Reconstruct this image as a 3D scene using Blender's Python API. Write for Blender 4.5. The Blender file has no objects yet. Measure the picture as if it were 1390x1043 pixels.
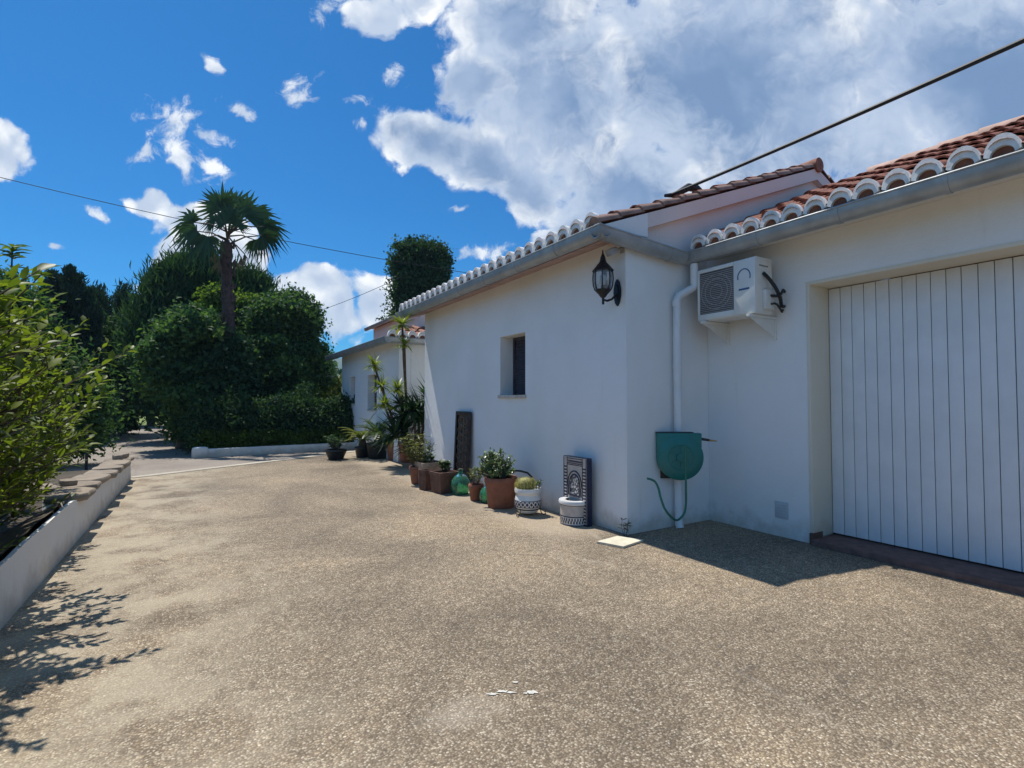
import bpy, bmesh, math, random
import numpy as np
from mathutils import Vector, Matrix
random.seed(7); RNG = np.random.default_rng(7)
R = math.radians
scene = bpy.context.scene
col = scene.collection

# ------------------------------------------------------------------ camera geometry (metres; +Y runs along the house front)
FPX, PCX, PCY, EYE = 700.0, 695.0, 521.5, 1.5
PITCH = math.atan(21.5 / FPX); YAW = math.atan((695 - 272) / FPX)
_sp, _cp, _sy, _cy = math.sin(PITCH), math.cos(PITCH), math.sin(YAW), math.cos(YAW)
def ray(px, py):
    r = (px - PCX) / FPX; u = (PCY - py) / FPX
    f = _cp - u * _sp; z = _sp + u * _cp
    return (f * _sy + r * _cy, f * _cy - r * _sy, z)
def ground(px, py, z=0.0):
    d = ray(px, py); t = (z - EYE) / d[2]
    return Vector((d[0] * t, d[1] * t, z))
def onX(px, py, X):
    d = ray(px, py); t = X / d[0]
    return Vector((X, d[1] * t, EYE + d[2] * t))
def onY(px, py, Y):
    d = ray(px, py); t = Y / d[1]
    return Vector((d[0] * t, Y, EYE + d[2] * t))

# ------------------------------------------------------------------ materials
def new_mat(name):
    m = bpy.data.materials.new(name); m.use_nodes = True
    nt = m.node_tree; b = nt.nodes['Principled BSDF']
    return m, nt, b
def N(nt, t, **kw):
    n = nt.nodes.new(t)
    for k, v in kw.items(): setattr(n, k, v)
    return n
def mixcol(nt, fac, a, b, blend='MIX'):
    n = N(nt, 'ShaderNodeMix', data_type='RGBA', blend_type=blend)
    for s, v in ((0, fac), (6, a), (7, b)):
        if isinstance(v, (int, float)): n.inputs[s].default_value = v
        elif isinstance(v, (tuple, list)): n.inputs[s].default_value = (*v[:3], 1)
        else: nt.links.new(v, n.inputs[s])
    return n.outputs[2]
def math_(nt, op, a, b=None, c=None, clamp=False):
    n = N(nt, 'ShaderNodeMath', operation=op, use_clamp=clamp)
    for i, v in enumerate((a, b, c)):
        if v is None: continue
        if isinstance(v, (int, float)): n.inputs[i].default_value = v
        else: nt.links.new(v, n.inputs[i])
    return n.outputs[0]
def ramp(nt, fac, stops):
    n = N(nt, 'ShaderNodeValToRGB'); e = n.color_ramp.elements
    while len(e) < len(stops): e.new(0.5)
    for i, (p, c) in enumerate(stops):
        e[i].position = p; e[i].color = (*c, 1) if len(c) == 3 else c
    nt.links.new(fac, n.inputs[0]); return n.outputs[0]
def maprange(nt, v, a, b, c=0.0, d=1.0):
    n = N(nt, 'ShaderNodeMapRange'); n.interpolation_type = 'SMOOTHSTEP'
    for i, x in enumerate((a, b, c, d)): n.inputs[1 + i].default_value = x
    nt.links.new(v, n.inputs[0]); return n.outputs[0]
def noise(nt, vec, scale, detail=4, rough=0.55, dist=0.0):
    n = N(nt, 'ShaderNodeTexNoise'); n.inputs['Scale'].default_value = scale; n.inputs['Detail'].default_value = detail
    n.inputs['Roughness'].default_value = rough; n.inputs['Distortion'].default_value = dist
    if vec is not None: nt.links.new(vec, n.inputs['Vector'])
    return n.outputs[0]
def objco(nt): return N(nt, 'ShaderNodeTexCoord').outputs['Object']
def scaled(nt, vec, s):
    n = N(nt, 'ShaderNodeMapping'); n.inputs['Scale'].default_value = s; nt.links.new(vec, n.inputs[0]); return n.outputs[0]
def bump(nt, b, h, strength=0.3, dist=0.01):
    n = N(nt, 'ShaderNodeBump'); n.inputs['Strength'].default_value = strength; n.inputs['Distance'].default_value = dist
    nt.links.new(h, n.inputs['Height']); nt.links.new(n.outputs[0], b.inputs['Normal'])

def simple(name, c, rough=0.6, var=0.25, scale=6.0, metal=0.0, bmp=0.15, bscale=60.0, spec=0.5, c2=None):
    m, nt, b = new_mat(name)
    v = objco(nt); f = noise(nt, v, scale, 5, 0.6)
    f = maprange(nt, f, 0.3, 0.72)
    lo = c2 if c2 else tuple(x * (1 - var) for x in c); hi = c if c2 else tuple(min(1, x * (1 + var * 0.6)) for x in c)
    nt.links.new(mixcol(nt, f, lo, hi), b.inputs['Base Color'])
    b.inputs['Roughness'].default_value = rough; b.inputs['Metallic'].default_value = metal
    b.inputs['Specular IOR Level'].default_value = spec
    if bmp: bump(nt, b, noise(nt, v, bscale, 4, 0.6), bmp, 0.004)
    return m

def plaster(name, c, dirt=0.35):
    m, nt, b = new_mat(name); v = objco(nt)
    f1 = maprange(nt, noise(nt, v, 0.9, 6, 0.6), 0.35, 0.75)
    base = mixcol(nt, f1, c, tuple(x * k for x, k in zip(c, (0.93, 0.925, 0.90))))
    st = noise(nt, scaled(nt, v, (5, 5, 0.55)), 1.6, 6, 0.62)
    f2 = maprange(nt, st, 0.60, 0.80, 0, dirt)
    base = mixcol(nt, f2, base, tuple(x * k for x, k in zip(c, (0.74, 0.71, 0.64))))
    # splashed dirt just above the paving: an uneven band with a ragged top
    sep = N(nt, 'ShaderNodeSeparateXYZ'); nt.links.new(v, sep.inputs[0])
    edge = math_(nt, 'ADD', sep.outputs[2], math_(nt, 'MULTIPLY', noise(nt, v, 4.5, 6, 0.65), -0.55))
    f3 = maprange(nt, edge, -0.02, -0.32, 0, 0.75)
    base = mixcol(nt, f3, base, tuple(x * k for x, k in zip(c, (0.60, 0.54, 0.45))))
    nt.links.new(base, b.inputs['Base Color'])
    b.inputs['Roughness'].default_value = 0.85; b.inputs['Specular IOR Level'].default_value = 0.25
    h = math_(nt, 'ADD', noise(nt, v, 9, 4, 0.6), math_(nt, 'MULTIPLY', noise(nt, v, 70, 3, 0.6), 0.35))
    bump(nt, b, h, 0.42, 0.016)
    return m

def leafmat(name, dark, light, trans=0.35, gloss=0.45, spec=0.35):
    m, nt, b = new_mat(name)
    at = N(nt, 'ShaderNodeAttribute', attribute_name='rnd')
    c = mixcol(nt, at.outputs['Fac'], dark, light)
    nt.links.new(c, b.inputs['Base Color']); b.inputs['Roughness'].default_value = gloss
    b.inputs['Specular IOR Level'].default_value = spec
    tr = N(nt, 'ShaderNodeBsdfTranslucent')
    tc = mixcol(nt, 1.0, c, (0.90, 1.0, 0.46), 'MULTIPLY'); nt.links.new(tc, tr.inputs[0])
    mx = N(nt, 'ShaderNodeMixShader'); mx.inputs[0].default_value = trans
    nt.links.new(b.outputs[0], mx.inputs[1]); nt.links.new(tr.outputs[0], mx.inputs[2])
    nt.links.new(mx.outputs[0], nt.nodes['Material Output'].inputs[0])
    return m

M = {}
M['plaster'] = plaster('white_plaster', (0.82, 0.82, 0.815), 0.30)
M['plaster_pink'] = plaster('rosy_plaster', (0.76, 0.66, 0.62), 0.3)
M['plaster_old'] = plaster('weathered_white_plaster', (0.72, 0.70, 0.66), 0.5)
M['cream'] = plaster('bounce_tinted_plaster', (0.74, 0.69, 0.58), 0.2)  # white plaster with warm ground bounce put into its colour
M['door'] = simple('white_door_paint', (0.76, 0.77, 0.78), 0.45, 0.06, 3.0, bmp=0.12, bscale=25)
M['groove'] = simple('door_groove', (0.24, 0.25, 0.27), 0.8, 0.2)
M['zinc'] = simple('zinc_gutter', (0.40, 0.43, 0.44), 0.42, 0.22, 5.0, metal=0.35, bmp=0.1, c2=(0.29, 0.31, 0.32))
M['pipe'] = simple('white_pipe', (0.74, 0.75, 0.75), 0.35, 0.07, 3.0, bmp=0.0)
M['tilewhite'] = simple('whitewashed_mortar', (0.78, 0.76, 0.72), 0.8, 0.14, 14.0, bmp=0.4, bscale=50)
M['terracotta'] = simple('terracotta', (0.33, 0.125, 0.07), 0.8, 0.3, 9.0, bmp=0.25, bscale=50, c2=(0.18, 0.068, 0.042))
M['shutter'] = simple('dark_shutter', (0.045, 0.04, 0.055), 0.5, 0.3, 8)
M['sill'] = simple('pale_stone_sill', (0.55, 0.50, 0.43), 0.8, 0.2, 10, bmp=0.3)
M['iron'] = simple('black_iron', (0.02, 0.022, 0.026), 0.4, 0.3, 10, metal=0.4, bmp=0.2)
M['rust'] = simple('rusty_iron', (0.06, 0.043, 0.034), 0.75, 0.5, 18, metal=0.2, bmp=0.3)
M['scroll'] = simple('worn_scroll_iron', (0.16, 0.115, 0.08), 0.7, 0.4, 20, metal=0.2)
M['panelback'] = simple('panel_board', (0.13, 0.09, 0.06), 0.9, 0.4, 20)
M['black'] = simple('black_plastic', (0.018, 0.019, 0.022), 0.45, 0.2, 12, bmp=0.1)
M['rubber'] = simple('black_cable', (0.012, 0.013, 0.016), 0.6, 0.2, 12, bmp=0.0)
M['reelgreen'] = simple('green_plastic', (0.014, 0.17, 0.15), 0.38, 0.10, 6, bmp=0.05)
M['hosegreen'] = simple('green_hose', (0.02, 0.16, 0.11), 0.4, 0.15, 9, bmp=0.0)
M['acwhite'] = simple('cream_metal', (0.74, 0.74, 0.70), 0.4, 0.06, 4, bmp=0.0)
M['acdark'] = simple('dark_grille', (0.09, 0.095, 0.10), 0.6, 0.2, 20, bmp=0.0)
M['acblue'] = simple('blue_print', (0.05, 0.12, 0.28), 0.5, 0.1, 9, bmp=0.0)
M['brass'] = simple('brass', (0.55, 0.36, 0.12), 0.35, 0.2, 20, metal=0.9, bmp=0.0)
M['pot'] = simple('terracotta_pot', (0.30, 0.115, 0.062), 0.75, 0.3, 8, bmp=0.3, bscale=40, c2=(0.20, 0.072, 0.042))
M['potbrown'] = simple('brown_clay', (0.17, 0.085, 0.055), 0.8, 0.35, 10, bmp=0.3, c2=(0.10, 0.048, 0.033))
M['potpale'] = simple('pale_clay', (0.42, 0.31, 0.22), 0.8, 0.3, 10, bmp=0.3)
M['potwhite'] = simple('white_glaze', (0.72, 0.71, 0.68), 0.3, 0.08, 7, bmp=0.08)
M['blueglaze'] = simple('blue_glaze', (0.012, 0.017, 0.050), 0.3, 0.3, 12, bmp=0.05)
M['soil'] = simple('soil', (0.055, 0.038, 0.026), 0.95, 0.5, 14, bmp=0.9, bscale=30)
M['beige'] = simple('beige_slab', (0.66, 0.60, 0.45), 0.75, 0.12, 8, bmp=0.25)
M['bark'] = simple('bark', (0.10, 0.072, 0.05), 0.9, 0.45, 9, bmp=0.8, bscale=18)
M['palmbark'] = simple('palm_bark', (0.085, 0.052, 0.045), 0.9, 0.45, 8, bmp=0.9, bscale=14)
M['twig'] = simple('twig', (0.09, 0.07, 0.045), 0.85, 0.4, 12, bmp=0.4)
M['galv'] = simple('galvanised_post', (0.30, 0.32, 0.32), 0.55, 0.25, 9, metal=0.3)
M['whitemark'] = simple('white_paint_mark', (0.60, 0.57, 0.50), 0.85, 0.3, 30, bmp=0.3)
M['ridge_'] = simple('faded_clay_boards', (0.42, 0.28, 0.24), 0.8, 0.25, 6, bmp=0.2)
M['brickstep'] = simple('red_clay_step', (0.175, 0.098, 0.080), 0.75, 0.3, 12, bmp=0.3)
M['steel'] = simple('pale_steel', (0.55, 0.56, 0.55), 0.45, 0.1, 6, metal=0.3, bmp=0.0)
M['plastic_grey'] = simple('grey_plastic', (0.36, 0.35, 0.35), 0.5, 0.1, 6, bmp=0.0)
M['vent'] = simple('grey_vent_paint', (0.50, 0.54, 0.56), 0.55, 0.1, 6, bmp=0.1)

# leaves
M['lf_shrub'] = leafmat('shrub_leaf', (0.062, 0.100, 0.014), (0.235, 0.285, 0.032), 0.55, 0.45, 0.25)
M['lf_broad'] = leafmat('broad_leaf', (0.028, 0.078, 0.044), (0.125, 0.215, 0.066), 0.48, 0.6, 0.15)
M['lf_glow'] = leafmat('glowing_leaf', (0.05, 0.11, 0.02), (0.20, 0.29, 0.04), 0.5, 0.55, 0.15)
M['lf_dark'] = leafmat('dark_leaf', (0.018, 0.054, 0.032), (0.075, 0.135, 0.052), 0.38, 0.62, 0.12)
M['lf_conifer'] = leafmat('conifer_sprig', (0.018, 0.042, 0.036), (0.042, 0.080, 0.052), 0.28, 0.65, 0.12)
M['lf_pine'] = leafmat('pine_sprig', (0.032, 0.080, 0.042), (0.085, 0.155, 0.060), 0.36, 0.65, 0.12)
M['lf_palm'] = leafmat('palm_blade', (0.022, 0.060, 0.034), (0.060, 0.115, 0.050), 0.32, 0.5, 0.25)
M['lf_dry'] = leafmat('dry_palm_blade', (0.11, 0.075, 0.05), (0.22, 0.16, 0.10), 0.2, 0.7, 0.2)
M['lf_yellow'] = leafmat('yellow_green_leaf', (0.09, 0.13, 0.016), (0.25, 0.27, 0.03), 0.4)
M['lf_yucca'] = leafmat('yucca_blade', (0.17, 0.23, 0.02), (0.36, 0.40, 0.05), 0.35, 0.4, 0.4)
M['lf_cycad'] = leafmat('cycad_leaflet', (0.03, 0.075, 0.018), (0.10, 0.16, 0.028), 0.3, 0.35, 0.45)
M['lf_jade'] = leafmat('succulent_leaf', (0.08, 0.13, 0.04), (0.25, 0.32, 0.13), 0.15, 0.3, 0.5)
M['lf_spindly'] = leafmat('spindly_leaf', (0.09, 0.11, 0.025), (0.26, 0.27, 0.08), 0.35, 0.45, 0.3)
M['lf_grass'] = leafmat('grass_blade', (0.05, 0.10, 0.015), (0.14, 0.21, 0.03), 0.4, 0.5, 0.3)

def cactus_mat():
    m, nt, b = new_mat('cactus_skin'); v = objco(nt)
    f = maprange(nt, noise(nt, v, 90, 3, 0.7), 0.42, 0.62)
    nt.links.new(mixcol(nt, f, (0.10, 0.12, 0.03), (0.42, 0.36, 0.11)), b.inputs['Base Color'])
    b.inputs['Roughness'].default_value = 0.7; return m
M['cactus'] = cactus_mat()

def glass_mat(name, c, rough=0.05):
    m, nt, b = new_mat(name)
    b.inputs['Base Color'].default_value = (*c, 1); b.inputs['Roughness'].default_value = rough
    b.inputs['Transmission Weight'].default_value = 0.85; b.inputs['IOR'].default_value = 1.45
    return m
M['greenglass'] = glass_mat('green_glass', (0.22, 0.62, 0.40))
M['lampglass'] = glass_mat('lamp_glass', (0.80, 0.84, 0.86), 0.12)

def mosaic_mat(name, s, a, bcol):
    m, nt, b = new_mat(name); v = objco(nt)
    w = N(nt, 'ShaderNodeTexVoronoi', feature='DISTANCE_TO_EDGE'); w.inputs['Scale'].default_value = s; nt.links.new(v, w.inputs[0])
    f = maprange(nt, w.outputs['Distance'], 0.06, 0.16)
    w2 = N(nt, 'ShaderNodeTexVoronoi'); w2.inputs['Scale'].default_value = s; nt.links.new(v, w2.inputs[0])
    sx = N(nt, 'ShaderNodeSeparateColor'); nt.links.new(w2.outputs['Color'], sx.inputs[0])
    cell = ramp(nt, sx.outputs[0], [(0.0, a), (0.62, a), (0.63, bcol), (0.80, (0.16, 0.20, 0.13)), (0.9, a)])
    nt.links.new(mixcol(nt, f, bcol, cell), b.inputs['Base Color']); b.inputs['Roughness'].default_value = 0.35
    return m
M['mosaic'] = mosaic_mat('mosaic_glaze', 26, (0.66, 0.63, 0.58), (0.03, 0.035, 0.075))
M['tilegrey'] = simple('warm_grey_glaze', (0.50, 0.45, 0.41), 0.4, 0.15, 14, bmp=0.15)

def drive_mat():
    m, nt, b = new_mat('exposed_aggregate'); v = objco(nt)
    vo = N(nt, 'ShaderNodeTexVoronoi'); vo.inputs['Scale'].default_value = 88; vo.inputs['Randomness'].default_value = 1.0
    warp = N(nt, 'ShaderNodeVectorMath', operation='ADD')
    nz = N(nt, 'ShaderNodeTexNoise'); nz.inputs['Scale'].default_value = 45; nt.links.new(v, nz.inputs['Vector'])
    sc = N(nt, 'ShaderNodeVectorMath', operation='SCALE'); sc.inputs['Scale'].default_value = 0.012
    nt.links.new(nz.outputs['Color'], sc.inputs[0]); nt.links.new(v, warp.inputs[0]); nt.links.new(sc.outputs[0], warp.inputs[1])
    nt.links.new(warp.outputs[0], vo.inputs['Vector'])
    sp = N(nt, 'ShaderNodeSeparateColor'); nt.links.new(vo.outputs['Color'], sp.inputs[0])
    stone = ramp(nt, sp.outputs[0], [(0.0, (0.150, 0.112, 0.076)), (0.25, (0.245, 0.190, 0.130)), (0.5, (0.315, 0.250, 0.178)), (0.72, (0.385, 0.315, 0.235)), (0.90, (0.46, 0.39, 0.30)), (1.0, (0.60, 0.53, 0.43))])
    gap = maprange(nt, vo.outputs['Distance'], 0.30, 0.75)
    base = mixcol(nt, gap, stone, (0.165, 0.128, 0.096))
    mid = noise(nt, v, 14, 5, 0.7)
    base = mixcol(nt, 1.0, base, ramp(nt, mid, [(0.25, (0.66, 0.65, 0.62)), (0.5, (1.02, 1.01, 0.97)), (0.75, (1.36, 1.34, 1.26))]), 'MULTIPLY')
    # broad traffic-darkened patches and pale worn drifts
    big = noise(nt, v, 0.55, 5, 0.6, 0.6)
    base = mixcol(nt, 1.0, base, ramp(nt, big, [(0.32, (0.64, 0.64, 0.64)), (0.50, (0.98, 0.975, 0.955)), (0.66, (1.28, 1.25, 1.17))]), 'MULTIPLY')
    streak = noise(nt, scaled(nt, v, (1.0, 0.28, 1)), 2.3, 6, 0.65, 0.9)
    base = mixcol(nt, maprange(nt, streak, 0.60, 0.80, 0, 0.55), base, (0.46, 0.40, 0.315))
    dk = noise(nt, v, 1.3, 6, 0.7, 0.4)
    base = mixcol(nt, maprange(nt, dk, 0.62, 0.80, 0, 0.5), base, (0.125, 0.10, 0.082))
    # bare sandy cement worn through along the garden wall and the house front
    sep = N(nt, 'ShaderNodeSeparateXYZ'); nt.links.new(v, sep.inputs[0])
    xl = math_(nt, 'ADD', sep.outputs[0], math_(nt, 'MULTIPLY', noise(nt, v, 0.9, 5, 0.6), 2.4))
    worn = math_(nt, 'MULTIPLY', maprange(nt, xl, 2.15, 0.6), maprange(nt, noise(nt, v, 2.0, 5, 0.65), 0.36, 0.6))
    base = mixcol(nt, math_(nt, 'MULTIPLY', worn, 0.62), base, (0.47, 0.40, 0.29))
    xr = math_(nt, 'SUBTRACT', sep.outputs[0], math_(nt, 'MULTIPLY', noise(nt, v, 1.6, 5, 0.6), 0.9))
    yfar = maprange(nt, sep.outputs[1], 4.2, 4.9)
    house_side = math_(nt, 'MULTIPLY', maprange(nt, xr, 2.55, 3.05), yfar)
    base = mixcol(nt, math_(nt, 'MULTIPLY', house_side, 0.6), base, (0.44, 0.36, 0.26))
    # pale cement stain at the front, hairline cracks
    q = ground(632, 968); dv = N(nt, 'ShaderNodeVectorMath', operation='DISTANCE'); nt.links.new(v, dv.inputs[0]); dv.inputs[1].default_value = q
    sr = math_(nt, 'ADD', dv.outputs['Value'], math_(nt, 'MULTIPLY', math_(nt, 'SUBTRACT', noise(nt, v, 5.0, 6, 0.7), 0.5), 0.75))
    base = mixcol(nt, maprange(nt, sr, 0.24, 0.02, 0, 0.24), base, (0.56, 0.49, 0.39))
    pits = ramp(nt, noise(nt, v, 105, 3, 0.75), [(0.30, (0.56, 0.55, 0.54)), (0.47, (1.0, 1.0, 1.0)), (0.72, (1.14, 1.13, 1.11))])
    base = mixcol(nt, 0.85, base, pits, 'MULTIPLY')
    cw = N(nt, 'ShaderNodeVectorMath', operation='ADD'); nc = N(nt, 'ShaderNodeTexNoise'); nc.inputs['Scale'].default_value = 1.7; nc.inputs['Detail'].default_value = 6; nt.links.new(v, nc.inputs['Vector'])
    nt.links.new(v, cw.inputs[0]); nt.links.new(nc.outputs['Color'], cw.inputs[1])
    cv = N(nt, 'ShaderNodeTexVoronoi', feature='DISTANCE_TO_EDGE'); cv.inputs['Scale'].default_value = 0.33; nt.links.new(cw.outputs[0], cv.inputs['Vector'])
    ck = math_(nt, 'MULTIPLY', maprange(nt, cv.outputs['Distance'], 0.0032, 0.0012), maprange(nt, noise(nt, v, 0.8, 4, 0.6), 0.46, 0.6))
    base = mixcol(nt, math_(nt, 'MULTIPLY', ck, 0.55), base, (0.09, 0.075, 0.06))
    nt.links.new(base, b.inputs['Base Color'])
    b.inputs['Roughness'].default_value = 0.85; b.inputs['Specular IOR Level'].default_value = 0.3
    h = math_(nt, 'ADD', math_(nt, 'MULTIPLY', vo.outputs['Distance'], -1.0), math_(nt, 'MULTIPLY', mid, 0.5))
    bump(nt, b, h, 0.75, 0.006)
    return m
M['drive'] = drive_mat()
def ground_mat(name, c1, c2, c3, s=0.5):
    m, nt, b = new_mat(name); v = objco(nt)
    f = maprange(nt, noise(nt, v, s, 6, 0.65), 0.35, 0.65); g = maprange(nt, noise(nt, v, s * 30, 5, 0.7), 0.35, 0.7)
    nt.links.new(mixcol(nt, math_(nt, 'MULTIPLY', g, 0.55), mixcol(nt, f, c1, c2), c3), b.inputs['Base Color'])
    b.inputs['Roughness'].default_value = 0.92; bump(nt, b, noise(nt, v, s * 60, 5, 0.7), 0.6, 0.02)
    return m
M['road'] = ground_mat('worn_asphalt', (0.24, 0.20, 0.165), (0.32, 0.275, 0.22), (0.19, 0.16, 0.135), 0.7)
M['dirt'] = ground_mat('dry_earth', (0.14, 0.10, 0.06), (0.09, 0.09, 0.035), (0.20, 0.155, 0.095), 0.35)
M['lawn'] = ground_mat('lawn', (0.12, 0.17, 0.03), (0.22, 0.26, 0.05), (0.08, 0.13, 0.02), 0.6)
M['strip'] = ground_mat('pale_concrete', (0.50, 0.44, 0.34), (0.40, 0.345, 0.27), (0.56, 0.51, 0.41), 1.2)
M['hill'] = ground_mat('wooded_hill', (0.055, 0.095, 0.085), (0.085, 0.125, 0.10), (0.04, 0.075, 0.07), 0.03)
M['stone'] = ground_mat('coping_stone', (0.32, 0.25, 0.18), (0.20, 0.155, 0.115), (0.42, 0.35, 0.265), 3.0)
M['bed'] = ground_mat('bed_soil', (0.06, 0.045, 0.03), (0.095, 0.07, 0.045), (0.045, 0.04, 0.025), 2.0)

def spline(pts, k=6):
    pts = [Vector(p) for p in pts]; out = []
    for i in range(len(pts) - 1):
        p0, p1, p2, p3 = pts[max(0, i - 1)], pts[i], pts[i + 1], pts[min(len(pts) - 1, i + 2)]
        for j in range(k):
            t = j / k; out.append(0.5 * ((2 * p1) + (p2 - p0) * t + (2 * p0 - 5 * p1 + 4 * p2 - p3) * t * t + (3 * p1 - p0 - 3 * p2 + p3) * t ** 3))
    return out + [pts[-1]]
# ------------------------------------------------------------------ builders
WL = {}                                             # world location of each parent
def wl(o): return WL.get(o, Vector((0, 0, 0))) if o is not None else Vector((0, 0, 0))
def tag(o, label, cat, group=None):
    o['label'] = label; o['category'] = cat
    if group: o['group'] = group
    return o
def thing(name, label, cat, loc=(0, 0, 0), group=None):
    o = bpy.data.objects.new(name, None); col.objects.link(o); o.location = loc
    o.empty_display_size = 0.2
    WL[o] = Vector(loc); return tag(o, label, cat, group)
def link(name, me, mats, parent, origin):
    for m in (mats if isinstance(mats, (list, tuple)) else [mats]): me.materials.append(m)
    o = bpy.data.objects.new(name, me); col.objects.link(o)
    if parent is not None:
        o.parent = parent; o.location = origin - wl(parent)
    else: o.location = origin
    WL[o] = Vector(origin); return o
class MB:
    """collects shapes (world coordinates) into one mesh"""
    def __init__(s): s.bm = bmesh.new()
    def _new(s, verts, faces, mi=0, smooth=False):
        vs = [s.bm.verts.new(v) for v in verts]
        for f in faces:
            try: fc = s.bm.faces.new([vs[i] for i in f])
            except ValueError: continue
            fc.material_index = mi; fc.smooth = smooth
        return vs
    def box(s, a, b, mi=0, bev=0.0, rot=None, piv=None):
        a, b = Vector(a), Vector(b)
        t = bmesh.new(); bmesh.ops.create_cube(t, size=1)
        for v in t.verts: v.co = Vector(((a[i] + b[i]) / 2 + v.co[i] * (b[i] - a[i]) for i in range(3)))
        if bev: bmesh.ops.bevel(t, geom=t.edges[:], offset=bev, segments=2, affect='EDGES', profile=0.6)
        if rot is not None:
            p = Vector(piv) if piv is not None else (a + b) / 2
            for v in t.verts: v.co = p + rot @ (v.co - p)
        t.verts.index_update()
        s._new([v.co.copy() for v in t.verts], [[v.index for v in f.verts] for f in t.faces], mi); t.free(); return s
    def tube(s, pts, r, seg=8, mi=0, cap=True):
        pts = [Vector(p) for p in pts]; n = len(pts)
        rs = r if isinstance(r, (list, tuple)) else [r] * n
        up = None; verts = []
        for i, p in enumerate(pts):
            d = (pts[min(i + 1, n - 1)] - pts[max(i - 1, 0)]).normalized()
            if up is None:
                up = Vector((0, 0, 1)) if abs(d.z) < 0.9 else Vector((1, 0, 0))
            x = (up - d * up.dot(d)).normalized(); y = d.cross(x); up = x
            for k in range(seg):
                a = 2 * math.pi * k / seg
                verts.append(p + (x * math.cos(a) + y * math.sin(a)) * rs[i])
        faces = [(i * seg + k, i * seg + (k + 1) % seg, (i + 1) * seg + (k + 1) % seg, (i + 1) * seg + k) for i in range(n - 1) for k in range(seg)]
        if cap: faces += [tuple(range(seg))[::-1], tuple((n - 1) * seg + k for k in range(seg))]
        s._new(verts, faces, mi, True); return s
    def lathe(s, prof, c=(0, 0, 0), seg=28, mi=0, axis='Z', wob=0.0):
        c = Vector(c); verts = []; m = len(prof)
        for k in range(seg):
            a = 2 * math.pi * k / seg
            for r, z in prof:
                rr = r * (1 + wob * math.sin(3 * a + z * 9))
                p = Vector((rr * math.cos(a), rr * math.sin(a), z))
                if axis == 'Y': p = Vector((p.x, -p.z, p.y))
                if axis == 'X': p = Vector((-p.z, p.x, p.y))
                verts.append(c + p)
        faces = [(k * m + i, ((k + 1) % seg) * m + i, ((k + 1) % seg) * m + i + 1, k * m + i + 1) for k in range(seg) for i in range(m - 1)]
        s._new(verts, faces, mi, True); return s
    def prism(s, poly, d, mi=0):
        """poly: 3-D points of a planar outline, d: extrusion vector"""
        d = Vector(d); n = len(poly); P = [Vector(p) for p in poly]
        faces = [tuple(range(n))[::-1], tuple(range(n, 2 * n))] + [(i, (i + 1) % n, n + (i + 1) % n, n + i) for i in range(n)]
        s._new(P + [p + d for p in P], faces, mi); return s
    def build(s, name, mats, parent=None, origin=None, sharp=40):
        if origin is None: origin = wl(parent) if parent is not None else Vector((0, 0, 0))
        origin = Vector(origin)
        bmesh.ops.remove_doubles(s.bm, verts=s.bm.verts[:], dist=1e-5)
        bmesh.ops.recalc_face_normals(s.bm, faces=s.bm.faces[:])
        for v in s.bm.verts: v.co -= origin
        me = bpy.data.meshes.new(name); s.bm.to_mesh(me); s.bm.free()
        try: me.set_sharp_from_angle(angle=R(sharp))
        except Exception: pass
        return link(name, me, mats, parent, origin)

def struct(o): o['kind'] = 'structure'; return o
def sheet(name, pts, z, mat):
    b = MB(); b._new([(x, y, z) for x, y in pts], [tuple(range(len(pts)))])
    return struct(b.build(name, mat))

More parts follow.
